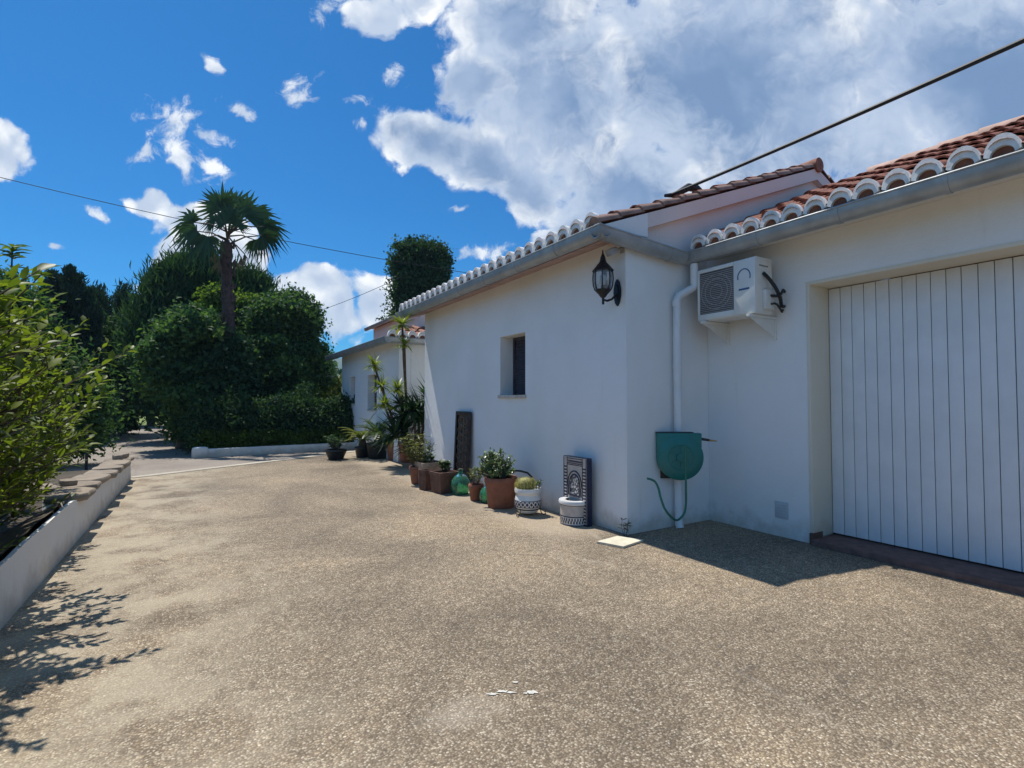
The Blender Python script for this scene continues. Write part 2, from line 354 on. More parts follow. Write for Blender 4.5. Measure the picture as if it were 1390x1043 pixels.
# --- leaves: one mesh of many small folded blades with a random value per blade
def unit(a): return a / np.maximum(np.linalg.norm(a, axis=1, keepdims=True), 1e-9)
def leaves(name, P, D, Nn, L, W, mat, parent=None, origin=None, shape='diamond', rnd=None, fold=0.18, bend=0.12, bend_dir=None):
    P = np.asarray(P, float); n = len(P)
    D = unit(np.asarray(D, float)); Nn = np.asarray(Nn, float)
    S = np.cross(D, Nn); S = unit(S + 1e-6); Nn = np.cross(S, D)
    L = np.broadcast_to(np.asarray(L, float), (n,))[:, None]; W = np.broadcast_to(np.asarray(W, float), (n,))[:, None]
    if shape == 'diamond':
        V = np.stack([P, P + D * L * .45 + S * W * .5 + Nn * W * fold, P + D * L - Nn * L * bend, P + D * L * .45 - S * W * .5 + Nn * W * fold], 1)
        F = np.array([[0, 1, 2], [0, 2, 3]])
    elif shape == 'leaf':
        V = np.stack([P, P + D * L * .28 + S * W * .42 + Nn * W * fold, P + D * L * .62 + S * W * .46 + Nn * (W * fold - L * bend * .3), P + D * L - Nn * L * bend,
                      P + D * L * .62 - S * W * .46 + Nn * (W * fold - L * bend * .3), P + D * L * .28 - S * W * .42 + Nn * W * fold, P + D * L * .45 - Nn * L * bend * .1], 1)
        F = np.array([[0, 1, 6], [1, 2, 6], [2, 3, 6], [3, 4, 6], [4, 5, 6], [5, 0, 6]])
    else:   # blade: long strip bending over
        Bd = Nn if bend_dir is None else -np.tile(np.asarray(bend_dir, float), (n, 1))
        V = np.stack([P - S * W * .4, P + S * W * .4, P + D * L * .5 - S * W * .5 - Bd * L * bend * .2, P + D * L * .5 + S * W * .5 - Bd * L * bend * .2, P + D * L - Bd * L * bend], 1)
        F = np.array([[0, 1, 3], [0, 3, 2], [2, 3, 4]])
    k = V.shape[1]
    if origin is None: origin = wl(parent) if parent is not None else Vector((0, 0, 0))
    V = V.reshape(-1, 3) - np.array(origin)
    FF = (F[None] + (np.arange(n) * k)[:, None, None]).reshape(-1, 3)
    me = bpy.data.meshes.new(name)
    me.vertices.add(len(V)); me.vertices.foreach_set('co', V.astype(np.float32).ravel())
    me.loops.add(FF.size); me.loops.foreach_set('vertex_index', FF.astype(np.int32).ravel())
    me.polygons.add(len(FF)); me.polygons.foreach_set('loop_start', np.arange(0, FF.size, 3, dtype=np.int32))
    if rnd is None: rnd = RNG.random(n)
    at = me.attributes.new('rnd', 'FLOAT', 'POINT'); at.data.foreach_set('value', np.repeat(np.clip(rnd, 0, 1), k).astype(np.float32))
    me.update(); me.validate()
    return link(name, me, mat, parent, Vector(origin))

def rand_dirs(n): return unit(RNG.normal(size=(n, 3)))
CN = {}
def crown_points(lobes, n_clump, per, spread, shell=(0.55, 1.0), zmin=0.05, up=0.3):
    """clumps of leaves spread through the volume of several ellipsoids"""
    vol = np.array([l[1][0] * l[1][1] * l[1][2] for l in lobes]) ** 0.5; vol = vol / vol.sum()
    idx = RNG.choice(len(lobes), n_clump, p=vol)
    d = rand_dirs(n_clump); rr = shell[0] + (shell[1] - shell[0]) * RNG.random(n_clump) ** 0.6
    c = np.array([lobes[i][0] for i in idx]); rad = np.array([lobes[i][1] for i in idx])
    rr = rr * (0.78 + 0.40 * RNG.random(n_clump) ** 1.5 + 0.28 * (RNG.random(n_clump) < 0.10))
    C = c + d * rad * rr[:, None]
    tone = 0.48 + 0.33 * RNG.normal(size=n_clump)
    off = RNG.normal(size=(n_clump * per, 3)) * np.array([1, 1, 0.72]); csz = np.repeat(0.55 + 0.9 * RNG.random(n_clump), per)[:, None]
    P = np.repeat(C, per, 0) + off * spread * csz
    nn = unit(unit(off) * 0.8 + np.repeat(d, per, 0) * 0.35 + RNG.normal(size=off.shape) * 0.38 + np.array([0, 0, 0.55]))
    out = unit(np.repeat(d, per, 0) * 0.8 + RNG.normal(size=(n_clump * per, 3)) * 0.9 + np.array([0, 0, up]))
    tn = np.repeat(tone, per) + 0.18 * RNG.normal(size=n_clump * per)
    k = P[:, 2] > zmin
    CN['n'] = nn[k]
    return P[k], out[k], tn[k]
def foliage(name, lobes, n_clump, per, spread, L, W, mat, parent, shape='diamond', shell=(0.55, 1.0), up=0.3, zmin=0.05):
    P, D, T = crown_points(lobes, n_clump, per, spread, shell, zmin, up)
    n = len(P); s = 0.7 + 0.6 * RNG.random(n)
    return leaves(name, P, D, CN['n'], L * s, W * s, mat, parent, shape=shape, rnd=T)

def branches(b, base, tips, r0, kinks=4, wander=0.12):
    for t in tips:
        base_, t = Vector(base), Vector(t); pts = []
        for i in range(kinks + 1):
            f = i / kinks
            p = base_.lerp(t, f); p.z = base_.z + (t.z - base_.z) * (f ** 0.85)
            if 0 < i < kinks: p += Vector((random.gauss(0, wander), random.gauss(0, wander), random.gauss(0, wander * .4)))
            pts.append(p)
        b.tube(pts, [r0 * (1 - 0.85 * i / kinks) for i in range(kinks + 1)], 6)
    return b

# ================================================================== SETTING
sheet('ground', [(-600, -300), (600, -300), (600, 700), (-600, 700)], -0.030, M['dirt'])
sheet('road', [(-14, 4.5), (7.5, 16.9), (7.5, 18.2), (3.2, 15.94), (-0.01, 16.05), (-0.7, 20), (-0.95, 25), (-1.6, 36), (-4.6, 36), (-3.1, 25), (-3.2, 17), (-6, 13), (-14, 9)], -0.016, M['road'])
sheet('driveway', [(-1.12, -9), (5.9, -9), (5.9, 4.25), (5.0, 10.3), (5.0, 15.75), (4.09, 15.36), (2.9, 14.67), (-1.04, 12.38), (-1.12, 12.3)], 0.0, M['drive'])
E0, E1 = Vector((-1.12, 12.33, 0)), Vector((4.4, 15.54, 0))
ed = (E1 - E0).normalized(); en = Vector((-ed.y, ed.x, 0))
b = MB(); b.box((0, -0.11, -0.03), ((E1 - E0).length, 0.11, 0.012), 0, 0.006)
for v in b.bm.verts: v.co = E0 + ed * v.co.x + en * v.co.y + Vector((0, 0, v.co.z))
struct(b.build('kerb_strip', M['strip']))
sheet('lawn', [(-12, 38), (9, 38), (9, 75), (-12, 75)], -0.020, M['lawn'])
# soil of the planted bed behind the low wall
b = MB(); nx, ny = 14, 30; vs = []
y_row = lambda j: -2 + j * (13.6 / ny)
wtop_ = lambda y: 0.478 + 0.03 * math.sin(y * 0.9 + 1) + random.uniform(0, .02)
for j in range(ny + 1):
    for i in range(nx + 1):
        x = -7.5 + i * (6.372 / nx) + (random.uniform(-.02, .015) if i == nx else 0) - (0.28 if i == nx and y_row(j) > 7.1 else 0); y = -2 + j * (13.6 / ny)
        vs.append((x, y, (0.27 + 0.06 * math.sin(x * 3.1 + y) * math.cos(y * 2.3) - 0.28 * max(0, (-x - 4.5) / 3)) if i < nx or y > 7.1 else wtop_(y)))
b._new(vs, [(j * (nx + 1) + i, j * (nx + 1) + i + 1, (j + 1) * (nx + 1) + i + 1, (j + 1) * (nx + 1) + i) for j in range(ny) for i in range(nx)], 0, True)
struct(b.build('planting_bed', M['bed']))
# far wooded hills
b = MB(); nx, ny = 60, 10; vs = []
for j in range(ny + 1):
    for i in range(nx + 1):
        x = -420 + i * 15; t = j / ny; y = 330 + t * 240
        prof = 26 + 13 * math.sin(x * 0.012 + 0.6) + 6 * math.sin(x * 0.041 + 2) + 2.2 * math.sin(x * 0.13)
        vs.append((x, y, -1 + prof * math.sin(min(1, t * 1.6) * math.pi / 2) + random.gauss(0, 0.9) * t))
b._new(vs, [(j * (nx + 1) + i, j * (nx + 1) + i + 1, (j + 1) * (nx + 1) + i + 1, (j + 1) * (nx + 1) + i) for j in range(ny) for i in range(nx)], 0, True)
struct(b.build('hill', M['hill']))

# ================================================================== HOUSE
XA, YA0, YA1 = 4.09, 4.29, 10.37          # front wing: facade plane, near corner, far corner
XB = 5.48; XD = 5.86                       # garage wall plane and door plane
GXA, GXB = 3.58, 4.97                      # gutter lip lines
ZA, ZB = 3.37, 3.28                        # gutter lip heights
house = thing('house', 'white single storey house with barrel tiled roofs, zinc gutters and plank garage door', 'house', (XA, YA0, 0))

def panel(name, axis, plane, u0, u1, z0, z1, holes, thick, mat, zs=0.0):
    """upright wall sheet with rectangular openings and real reveals; axis 'X' = plane at constant X, u runs along Y"""
    b = MB()
    us = sorted({u0, u1, *[h[0] for h in holes], *[h[1] for h in holes]}); zz = sorted({z0, z1, *[h[2] for h in holes], *[h[3] for h in holes]})
    P = (lambda u, z, d: (plane + d, u, z)) if axis == 'X' else (lambda u, z, d: (u, plane + d, z))
    def inhole(u, z): return any(h[0] < u < h[1] and h[2] < z < h[3] for h in holes)
    for d in (0, thick):
        for i in range(len(us) - 1):
            for j in range(len(zz) - 1):
                if inhole((us[i] + us[i + 1]) / 2, (zz[j] + zz[j + 1]) / 2): continue
                b._new([P(us[i], zz[j], d), P(us[i + 1], zz[j], d), P(us[i + 1], zz[j + 1], d), P(us[i], zz[j + 1], d)], [(0, 1, 2, 3)])
    for (a0, a1, c0, c1) in holes + [(u0, u1, z0, z1)]:
        q = [(a0, c0), (a1, c0), (a1, c1), (a0, c1)]
        for k in range(4):
            p, r = q[k], q[(k + 1) % 4]
            b._new([P(*p, 0), P(*r, 0), P(*r, thick), P(*p, thick)], [(0, 1, 2, 3)])
    return b
WIN = (6.39, 7.13, 1.57, 2.50)
panel('wall', 'X', XA, YA0, YA1, -0.05, 3.42, [WIN], 0.30, M['plaster']).build('wall', M['plaster'], house)
# end wall with gable above it (rosy upper part), one slab each
RID_X, RID_Z = 7.95, 5.02
b = MB(); b.prism([(XA + 0.0015, YA0 - 0.004, -0.05), (XB + 0.02, YA0 - 0.004, -0.05), (XB + 0.02, YA0 - 0.004, 3.3), (XA + 0.0015, YA0 - 0.004, 3.3)], (0, 0.3, 0))
b.build('wall', M['plaster'], house)
b = MB(); b.prism([(XA - 0.003, YA0 - 0.007, 3.304), (11.6, YA0 - 0.007, 3.304), (11.6, YA0 - 0.007, 3.5), (RID_X, YA0 - 0.007, RID_Z - 0.10), (XA - 0.003, YA0 - 0.007, 3.44)], (0, 0.3, 0))
b.build('gable', M['plaster_pink'], house)
# the visible near return of the end wall is only 0.3 m of facade thickness: skin it flush
# back, far end and inner walls close the volume
b = MB(); b.box((11.3, 4.6, -0.05), (11.6, 19, 3.45)); b.build('wall', M['plaster'], house)
b = MB(); b.prism([(XA + 0.305, YA1 - 0.3, -0.05), (11.3, YA1 - 0.3, -0.05), (11.3, YA1 - 0.3, 3.5), (RID_X, YA1 - 0.3, RID_Z - 0.12), (XA + 0.305, YA1 - 0.3, 3.5)], (0, 0.295, 0)); b.build('wall', M['plaster'], house)
# garage wall with door opening
DOOR = (0.02, 3.03, -0.05, 2.735)
panel('wall', 'X', XB, -4.2, YA0 - 0.006, -0.05, 3.36, [DOOR], 0.42, M['plaster']).build('wall', M['plaster'], house)
b = MB(); b.box((10.0, -4.2, -0.05), (10.3, 4.25, 3.4)); b.build('wall', M['plaster'], house)
b = MB(); b.prism([(5.905, -4.2, -0.05), (9.995, -4.2, -0.05), (9.995, -4.2, 3.4), (7.8, -4.2, 4.55), (5.905, -4.2, 3.6)], (0, 0.3, 0)); b.build('wall', M['plaster'], house)
# door opening lining, cream tint for warm ground bounce (proud of wall by 4 mm), lintel lip
b = MB()
b.box((XB - 0.004, DOOR[1] - 0.025, 0.06), (XD, DOOR[1] + 0.012, DOOR[3] - 0.02), 0, 0.003)
b.box((XB - 0.004, DOOR[0] - 0.012, 0.06), (XD, DOOR[0] + 0.025, DOOR[3] - 0.02), 0, 0.003)
b.box((XB - 0.007, DOOR[0] - 0.012, DOOR[3] - 0.025), (XD, DOOR[1] + 0.012, DOOR[3] + 0.012), 0, 0.003)
b.build('door_frame', M['cream'], house)
# door of upright planks with real gaps
gd = MB(); bw = 0.1145; y = DOOR[1] - 0.03; k = 0
gd.box((XD + 0.012, DOOR[0] + 0.03, 0.07), (XD + 0.05, DOOR[1] - 0.03, DOOR[3] - 0.03), 1)
while y - bw > DOOR[0] + 0.02:
    g = 0.0048 if k % 2 else 0.0018
    dx = random.uniform(-0.0012, 0.0012)
    gd.box((XD - 0.012 + dx, y - bw + g, 0.075), (XD + 0.0115, y - g, DOOR[3] - 0.034), 0, 0.0018)
    y -= bw; k += 1
gd.build('garage_door', [M['door'], M['groove']], house)
b = MB(); b.box((XB - 0.06, DOOR[0] + 0.03, -0.02), (XD + 0.06, DOOR[1] - 0.03, 0.058), 0, 0.012); b.box((XB - 0.03, DOOR[1] - 0.03, -0.02), (XB + 0.17, DOOR[1] + 0.004, 0.115), 1, 0.006)
b.build('threshold', [M['brickstep'], M['potbrown']], house)
b = MB(); b.box((XB - 0.012, 3.27, 0.20), (XB + 0.01, 3.42, 0.385), 0, 0.004)
for i in range(5): b.box((XB - 0.018, 3.285, 0.225 + i * 0.03), (XB - 0.011, 3.405, 0.238 + i * 0.03), 0, 0.002)
b.build('vent_cover', M['vent'], house)
# front window
w = MB(); w.box((XA + 0.235, WIN[0] - 0.01, WIN[2]), (XA + 0.285, WIN[0] + 0.05, WIN[3] - 0.002), 0, 0.004); w.box((XA + 0.235, WIN[1] - 0.05, WIN[2]), (XA + 0.285, WIN[1] + 0.01, WIN[3] - 0.002), 0, 0.004)
w.box((XA + 0.235, WIN[0] + 0.05, WIN[3] - 0.06), (XA + 0.285, WIN[1] - 0.05, WIN[3] - 0.002), 0, 0.004)
win = w.build('window', M['shutter'], house)
w = MB(); w.box((XA + 0.262, WIN[0] + 0.05, WIN[2]), (XA + 0.29, WIN[1] - 0.05, WIN[3] - 0.06), 0)
for i in range(22):
    z = WIN[2] + 0.03 + i * 0.038
    w.box((XA + 0.245, WIN[0] + 0.052, z), (XA + 0.257, WIN[1] - 0.052, z + 0.03), 0, 0, Matrix.Rotation(R(22), 3, 'Y'))
w.build('shutter', M['shutter'], win)
w = MB(); w.box((XA - 0.035, WIN[0] - 0.03, WIN[2] - 0.045), (XA + 0.24, WIN[1] + 0.03, WIN[2] + 0.004), 0, 0.006); w.build('sill', M['sill'], win)

# ---- tiled roofs
def barrel_roof(name, x0, z0, x1, z1, ya, yb, pitch_y=0.25, rows=None, ring=True, parent=house):
    """barrel tiles running up +X from an eave at constant X; white mortar mouths at the eave"""
    b = MB(); S = Vector((x1 - x0, 0, z1 - z0)); Ls = S.length; s = S / Ls; nrm = Vector((-s.z, 0, s.x))
    if rows is None: rows = int(Ls / 0.36)
    n = max(1, round(abs(yb - ya) / pitch_y)); step = (yb - ya) / n; seg = 8
    o = Vector((x0, 0, z0))
    b._new([o + s * 0.06 + Vector((0, ya, 0)), o + s * 0.06 + Vector((0, yb, 0)), o + s * Ls + Vector((0, yb, 0)), o + s * Ls + Vector((0, ya, 0))], [(0, 1, 2, 3)], 0)
    b._new([o + s * 0.06 - nrm * 0.05 + Vector((0, ya, 0)), o + s * 0.06 - nrm * 0.05 + Vector((0, yb, 0)), o + s * Ls - nrm * 0.05 + Vector((0, yb, 0)), o + s * Ls - nrm * 0.05 + Vector((0, ya, 0))], [(0, 1, 2, 3)], 0)
    rw = abs(step) * 0.40
    for c in range(n):
        yc = ya + (c + 0.5) * step + random.uniform(-0.006, 0.006)
        for r in range(rows):
            d0 = r * Ls / rows - (0.05 if r else 0.0) ; d1 = (r + 1) * Ls / rows
            jy = random.uniform(-0.008, 0.008) if r else 0; jz = random.uniform(0, 0.008)
            ra, rb_ = rw * 1.04, rw * 0.86
            vs = []
            for (dd, rr, lift) in ((d0, ra, 0.022), (d1, rb_, 0.0)):
                for k in range(seg + 1):
                    a = math.pi * k / seg
                    vs.append(o + s * dd + Vector((0, yc + jy + rr * math.cos(a), 0)) + nrm * (rr * math.sin(a) * 1.02 + lift + jz))
            fs = [(k, k + 1, seg + 2 + k, seg + 1 + k) for k in range(seg)]
            b._new(vs, fs, 0, True)
            # a thin front rim so that each course shows an edge
            vs = []
            for rr in (ra, ra - 0.016):
                for k in range(seg + 1):
                    a = math.pi * k / seg
                    vs.append(o + s * d0 + Vector((0, yc + jy + rr * math.cos(a), 0)) + nrm * (rr * math.sin(a) * 1.02 + 0.022 + jz))
            if r: b._new(vs, fs, 0, True)
        # pan tiles between covers
        if c < n - 1:
            ym = yc + step / 2
            for r in range(rows):
                d0 = r * Ls / rows; d1 = (r + 1) * Ls / rows + 0.04; rr = rw * 0.62; vs = []
                for dd, lift in ((d0, 0.045), (d1, 0.028)):
                    for k in range(5):
                        a = math.pi * k / 4
                        vs.append(o + s * dd + Vector((0, ym + rr * math.cos(a), 0)) + nrm * (lift + 0.03 - rr * math.sin(a) * 0.55))
                b._new(vs, [(k, k + 1, 6 + k, 5 + k) for k in range(4)], 0, True)
        if ring:
            # mortar mouth: thick crescent, proud of the tile, and a recessed clay plug
            ro, ri = rw * 1.17, rw * 0.80; vs = []; X = Vector((-1, 0, 0)); up = Vector((0, 0, 1)); f0 = o + Vector((-0.03, yc, 0.0))
            for dep in (0.0, 0.07):
                for k in range(13):
                    a = math.pi * k / 12
                    th = ro
                    vs.append(f0 - X * dep + Vector((0, th * math.cos(a), 0)) + up * (th * math.sin(a) * 1.38 + 0.010))
                for k in range(13):
                    a = math.pi * k / 12
                    vs.append(f0 - X * dep + Vector((0, ri * 0.98 * math.cos(a), 0)) + up * (ri * math.sin(a) * 0.95 - 0.005))
            fs = []
            for k in range(12):
                fs += [(k, k + 1, 14 + k, 13 + k), (26 + k, 39 + k, 40 + k, 27 + k), (k, 26 + k, 27 + k, k + 1), (13 + k, 14 + k, 40 + k, 39 + k)]
            fs += [(0, 13, 39, 26), (12, 38, 51, 25)]
            b._new(vs, fs, 1, False)
            vs = [f0 - X * 0.035 + Vector((0, ri * math.cos(math.pi * k / 12), ri * math.sin(math.pi * k / 12) * 0.97)) for k in range(13)]
            b._new(vs, [tuple(range(13))], 0)
    return b
rfA = barrel_roof('roof', GXA + 0.07, 3.385, RID_X, RID_Z, YA0 - 0.06, YA1 + 0.32, 0.25)
# rake tiles along the gable edge, humped one after another
sA = Vector((RID_X - GXA - 0.07, 0, RID_Z - 3.385)); LA = sA.length; sA /= LA; nA = Vector((-sA.z, 0, sA.x))
def rake(b, y, L, x0, z0, s, nn, sign=1):
    m = int(L / 0.34)
    for r in range(m):
        p0 = Vector((x0, y, z0)) + s * (r * L / m - 0.03); p1 = Vector((x0, y, z0)) + s * ((r + 1) * L / m)
        vs = []
        for p, rr, lift in ((p0, 0.080, 0.026), (p1, 0.066, 0.010)):
            for k in range(9):
                a = math.pi * k / 8
                vs.append(p + Vector((0, rr * math.cos(a), 0)) + nn * (rr * math.sin(a) + lift))
        b._new(vs, [(k, k + 1, 10 + k, 9 + k) for k in range(8)], 2, True)
        b._new([v for v in vs[:9]], [tuple(range(9))], 2)
rake(rfA, YA0 - 0.03, LA, GXA + 0.07, 3.385, sA, nA)
# back slope and ridge
sB = Vector((11.9 - RID_X, 0, 3.45 - RID_Z)); LB = sB.length; sB /= LB
rfA._new([(RID_X, YA0 - 0.06, RID_Z), (RID_X, 19, RID_Z), (11.9, 19, 3.45), (11.9, YA0 - 0.06, 3.45)], [(0, 1, 2, 3)], 0)
rake(rfA, YA0 - 0.03, LB, RID_X, RID_Z, sB, Vector((-sB.z, 0, sB.x)))
rfA.tube([(RID_X, YA0 - 0.12, RID_Z + 0.03), (RID_X, YA1 + 0.3, RID_Z + 0.03)], 0.11, 12)
M['rake'] = simple('dusty_clay', (0.30, 0.18, 0.135), 0.85, 0.35, 7, bmp=0.3)
roofA = rfA.build('roof', [M['terracotta'], M['tilewhite'], M['rake']], house)
# gable trim: band under the rake tiles, eave return block
b = MB()
def band(y, th, x0, x1, drop, mi):
    z = lambda x: 3.385 + (x - GXA - 0.07) * sA.z / sA.x
    b.prism([(x0, y, z(x0) - drop), (x1, y, z(x1) - drop), (x1, y, z(x1) - 0.012), (x0, y, z(x0) - 0.012)], (0, th, 0), mi)
band(YA0 - 0.085, 0.079, 4.36, RID_X, 0.185, 0)
zz = lambda x: 3.385 + (x - GXA - 0.07) * sA.z / sA.x
b.prism([(GXA + 0.10, YA0 - 0.088, 3.36), (4.357, YA0 - 0.088, 3.36), (4.357, YA0 - 0.088, zz(4.357) - 0.012), (GXA + 0.10, YA0 - 0.088, zz(GXA + 0.1) - 0.010)], (0, 0.083, 0), 1)
b.prism([(RID_X, YA0 - 0.085, RID_Z - 0.19), (8.9, YA0 - 0.085, RID_Z - 0.19 - 0.38), (8.9, YA0 - 0.085, RID_Z - 0.39), (RID_X, YA0 - 0.085, RID_Z - 0.012)], (0, 0.079, 0), 0)
b.build('rake_board', [M['plaster_pink'], M['plaster']], house)
# soffit of the long eave: a sloping slab of clay boards
b = MB(); b.prism([(GXA + 0.14, YA0 + 0.0, 3.235), (XA + 0.0, YA0 + 0.0, 3.335), (XA + 0.0, YA0 + 0.0, 3.42), (GXA + 0.14, YA0 + 0.0, 3.36)], (0, YA1 + 0.25 - YA0, 0)); b.build('soffit', M['ridge_'], house)
b = MB(); b.prism([(GXB + 0.14, -4.3, 3.16), (XB - 0.002, -4.3, 3.24), (XB - 0.002, -4.3, 3.36), (GXB + 0.14, -4.3, 3.28)], (0, 8.42, 0)); b.build('soffit', M['plaster_old'], house)
# garage roof
RBX, RBZ = 7.8, 4.54
rfB = barrel_roof('roof', GXB + 0.06, ZB + 0.02, RBX, RBZ, -4.4, YA0 - 0.14, 0.228)
rfB._new([(RBX, -4.4, RBZ), (RBX, YA0 - 0.1, RBZ), (10.6, YA0 - 0.1, 3.4), (10.6, -4.4, 3.4)], [(0, 1, 2, 3)], 0)
y = 3.42
while y > -4.4:
    vs = []
    for yy, rr in ((y, 0.135), (y - 0.42, 0.115)):
        for k in range(9):
            a = math.pi * k / 8; vs.append((RBX + rr * math.cos(a), yy, RBZ + 0.0 + rr * math.sin(a) * 1.05))
    rfB._new(vs, [(k, k + 1, 10 + k, 9 + k) for k in range(8)], 2, True); rfB._new(vs[:9], [tuple(range(9))], 2); y -= 0.39
M['ridge'] = simple('pale_ridge_clay', (0.52, 0.33, 0.25), 0.75, 0.25, 5, bmp=0.25)
roofB = rfB.build('roof', [M['terracotta'], M['tilewhite'], M['ridge']], house)

# ---- gutters: half-round troughs with rolled lips and joint straps
def gutter(p0, p1, inward, r=0.082, straps=(), capends=True):
    b = MB(); p0, p1 = Vector(p0), Vector(p1); d = (p1 - p0).normalized(); iw = Vector(inward)
    def prof(p, rr, th=0.0):
        c = p + iw * r - Vector((0, 0, 0.0))
        out = []
        for k in range(11):
            a = math.pi * k / 10
            out.append(c - iw * (rr * math.cos(a)) - Vector((0, 0, rr * math.sin(a) * 1.5 + 0.02)))
        return out
    def sweep(a, b_, ro, ri):
        A, B = prof(a, ro), prof(b_, ro); A2, B2 = prof(a, ri), prof(b_, ri); vs = A + B + A2 + B2; n = 11
        fs = [(k, k + 1, n + k + 1, n + k) for k in range(n - 1)] + [(2 * n + k, 3 * n + k, 3 * n + k + 1, 2 * n + k + 1) for k in range(n - 1)]
        fs += [(0, n, 3 * n, 2 * n), (n - 1, 3 * n - 1, 4 * n - 1, 2 * n - 1)]
        fs += [(k, 2 * n + k, 2 * n + k + 1, k + 1) for k in range(n - 1)] + [(n + k, n + k + 1, 3 * n + k + 1, 3 * n + k) for k in range(n - 1)]
        b._new(vs, fs, 0, True)
    sweep(p0, p1, r, r - 0.006)
    b.tube([p0 - Vector((0, 0, 0.012)), p1 - Vector((0, 0, 0.012))], 0.011, 8)
    for t in straps:
        q = p0.lerp(p1, t); sweep(q - d * 0.018, q + d * 0.018, r + 0.005, r + 0.0005)
    if capends:
        for q in (p0, p1): pr = prof(q + d * (0.001 if q is p1 else -0.001), r); b._new(pr, [tuple(range(11))], 0)
    return b
LA_ = YA1 + 0.5 - YA0
gutter((GXA, YA0 - 0.16, ZA), (GXA, YA1 + 0.42, ZA), (1, 0, 0), straps=[0.13 + i * 0.135 for i in range(7)], capends=False).build('gutter', M['zinc'], house)
gutter((GXA + 0.004, YA0 - 0.165, ZA - 0.003), (GXB - 0.02, YA0 - 0.165, ZB - 0.02), (0, 1, 0), straps=[0.82], capends=False).build('gutter', M['zinc'], house)
gutter((GXB, YA0 - 0.05, ZB), (GXB, -4.4, ZB), (1, 0, 0), straps=[0.016 + i * 0.094 for i in range(10)]).build('gutter', M['zinc'], house)
# downpipe at the inner corner
pt = onY(930, 352, 4.12); px_ = onY(921, 560, 4.20).x
b = MB()
jx = GXB + 0.085
b.tube([(jx, 4.13, 3.13), (jx, 4.13, 2.88), (jx - 0.012, 4.135, 2.845), (px_ + 0.03, 4.20, 2.735), (px_, 4.205, 2.69), (px_, 4.21, 2.2), (px_, 4.21, 0.06), (px_ - 0.005, 4.19, 0.0)], 0.047, 14)
for z in (2.64, 1.9, 0.55): b.tube([(px_, 4.21, z - 0.03), (px_, 4.21, z + 0.03)], 0.053, 14)
b.build('downpipe', M['pipe'], house)

# ---- far wing with its hipped tile edge, and the taller block behind it
YF0, YF1 = 12.05, 17.9; ZF = 2.96
FW1 = (16.15, 16.75, 1.38, 2.22); FW2 = (13.85, 14.75, 1.22, 2.20)
panel('wall', 'X', XA, YF0, YF1, -0.05, 3.02, [FW1, FW2], 0.30, M['plaster']).build('wall', M['plaster'], house)
b = MB(); b.box((XA + 0.305, YF0, -0.05), (8.0, YF0 + 0.3, 3.02)); b.build('wall', M['plaster'], house)
b = MB(); b.box((XA + 0.305, YF1 - 0.3, -0.05), (8.0, YF1, 3.02)); b.build('wall', M['plaster'], house)
b = MB(); b.box((5.9, YA1 - 0.001, -0.05), (6.1, YF0 - 0.002, 3.6)); b.build('wall', M['plaster_old'], house)
for (a0, a1, c0, c1) in (FW1, FW2):
    w = MB(); w.box((XA + 0.20, a0, c0), (XA + 0.24, a0 + 0.05, c1), 0, 0.003); w.box((XA + 0.20, a1 - 0.05, c0), (XA + 0.24, a1, c1), 0, 0.003)
    w.box((XA + 0.2, a0 + 0.05, c1 - 0.05), (XA + 0.24, a1 - 0.05, c1), 0, 0.003)
    wi = w.build('window', M['shutter'], house)
    w = MB(); w.box((XA + 0.215, a0 + 0.05, c0), (XA + 0.235, a1 - 0.05, c1 - 0.05)); w.build('pane', M['shutter'], wi)
    w = MB(); w.box((XA - 0.02, a0 - 0.02, c0 - 0.04), (XA + 0.2, a1 + 0.02, c0 + 0.003), 0, 0.005); w.build('sill', M['sill'], wi)
gutter((3.64, YF0 - 0.30, ZF + 0.03), (3.64, YF1 + 0.5, ZF + 0.03), (1, 0, 0), r=0.095, straps=[0.2, 0.5, 0.8]).build('gutter', M['zinc'], house)
gutter((3.665, YF0 - 0.305, ZF + 0.017), (5.9, YF0 - 0.305, ZF + 0.017), (0, 1, 0), straps=[0.5]).build('gutter', M['zinc'], house)
b = MB(); b.box((3.76, YF0 - 0.15, ZF - 0.01), (XA - 0.002, YF1 + 0.45, ZF + 0.045)); b.box((XA - 0.001, YF0 - 0.15, ZF - 0.008), (5.9, YF0 - 0.002, ZF + 0.047)); b.build('soffit', M['plaster_old'], house)
# tiles of the far wing: hipped end that rises along +Y, then the low long slope
fr = barrel_roof('roof', 0, 0, 1.25, 0.40, -5.95, -3.72, 0.235, rows=3)
for v in fr.bm.verts: x, y_, z = v.co; v.co = Vector((-y_, YF0 - 0.24 + x, ZF + 0.03 + z))
cut = [f for f in fr.bm.faces if (f.calc_center_median().x - 3.74) < (f.calc_center_median().y - (YF0 - 0.24)) - 0.04]
bmesh.ops.delete(fr.bm, geom=cut, context='FACES')
far1 = barrel_roof('roof', 3.80, ZF - 0.06, 4.995, ZF + 0.20, YF0 - 0.2, YF1 + 0.5, 0.25, rows=3, ring=False)
hip = [f for f in far1.bm.faces if (f.calc_center_median().y - (YF0 - 0.24)) < (f.calc_center_median().x - 3.74) + 0.02]
bmesh.ops.delete(far1.bm, geom=hip, context='FACES')
for q in (fr, far1): bmesh.ops.delete(q.bm, geom=[f for f in q.bm.faces if f.calc_area() > 0.6], context='FACES')
fr.build('roof', [M['terracotta'], M['tilewhite']], house)
far1.build('roof', [M['terracotta'], M['tilewhite']], house)
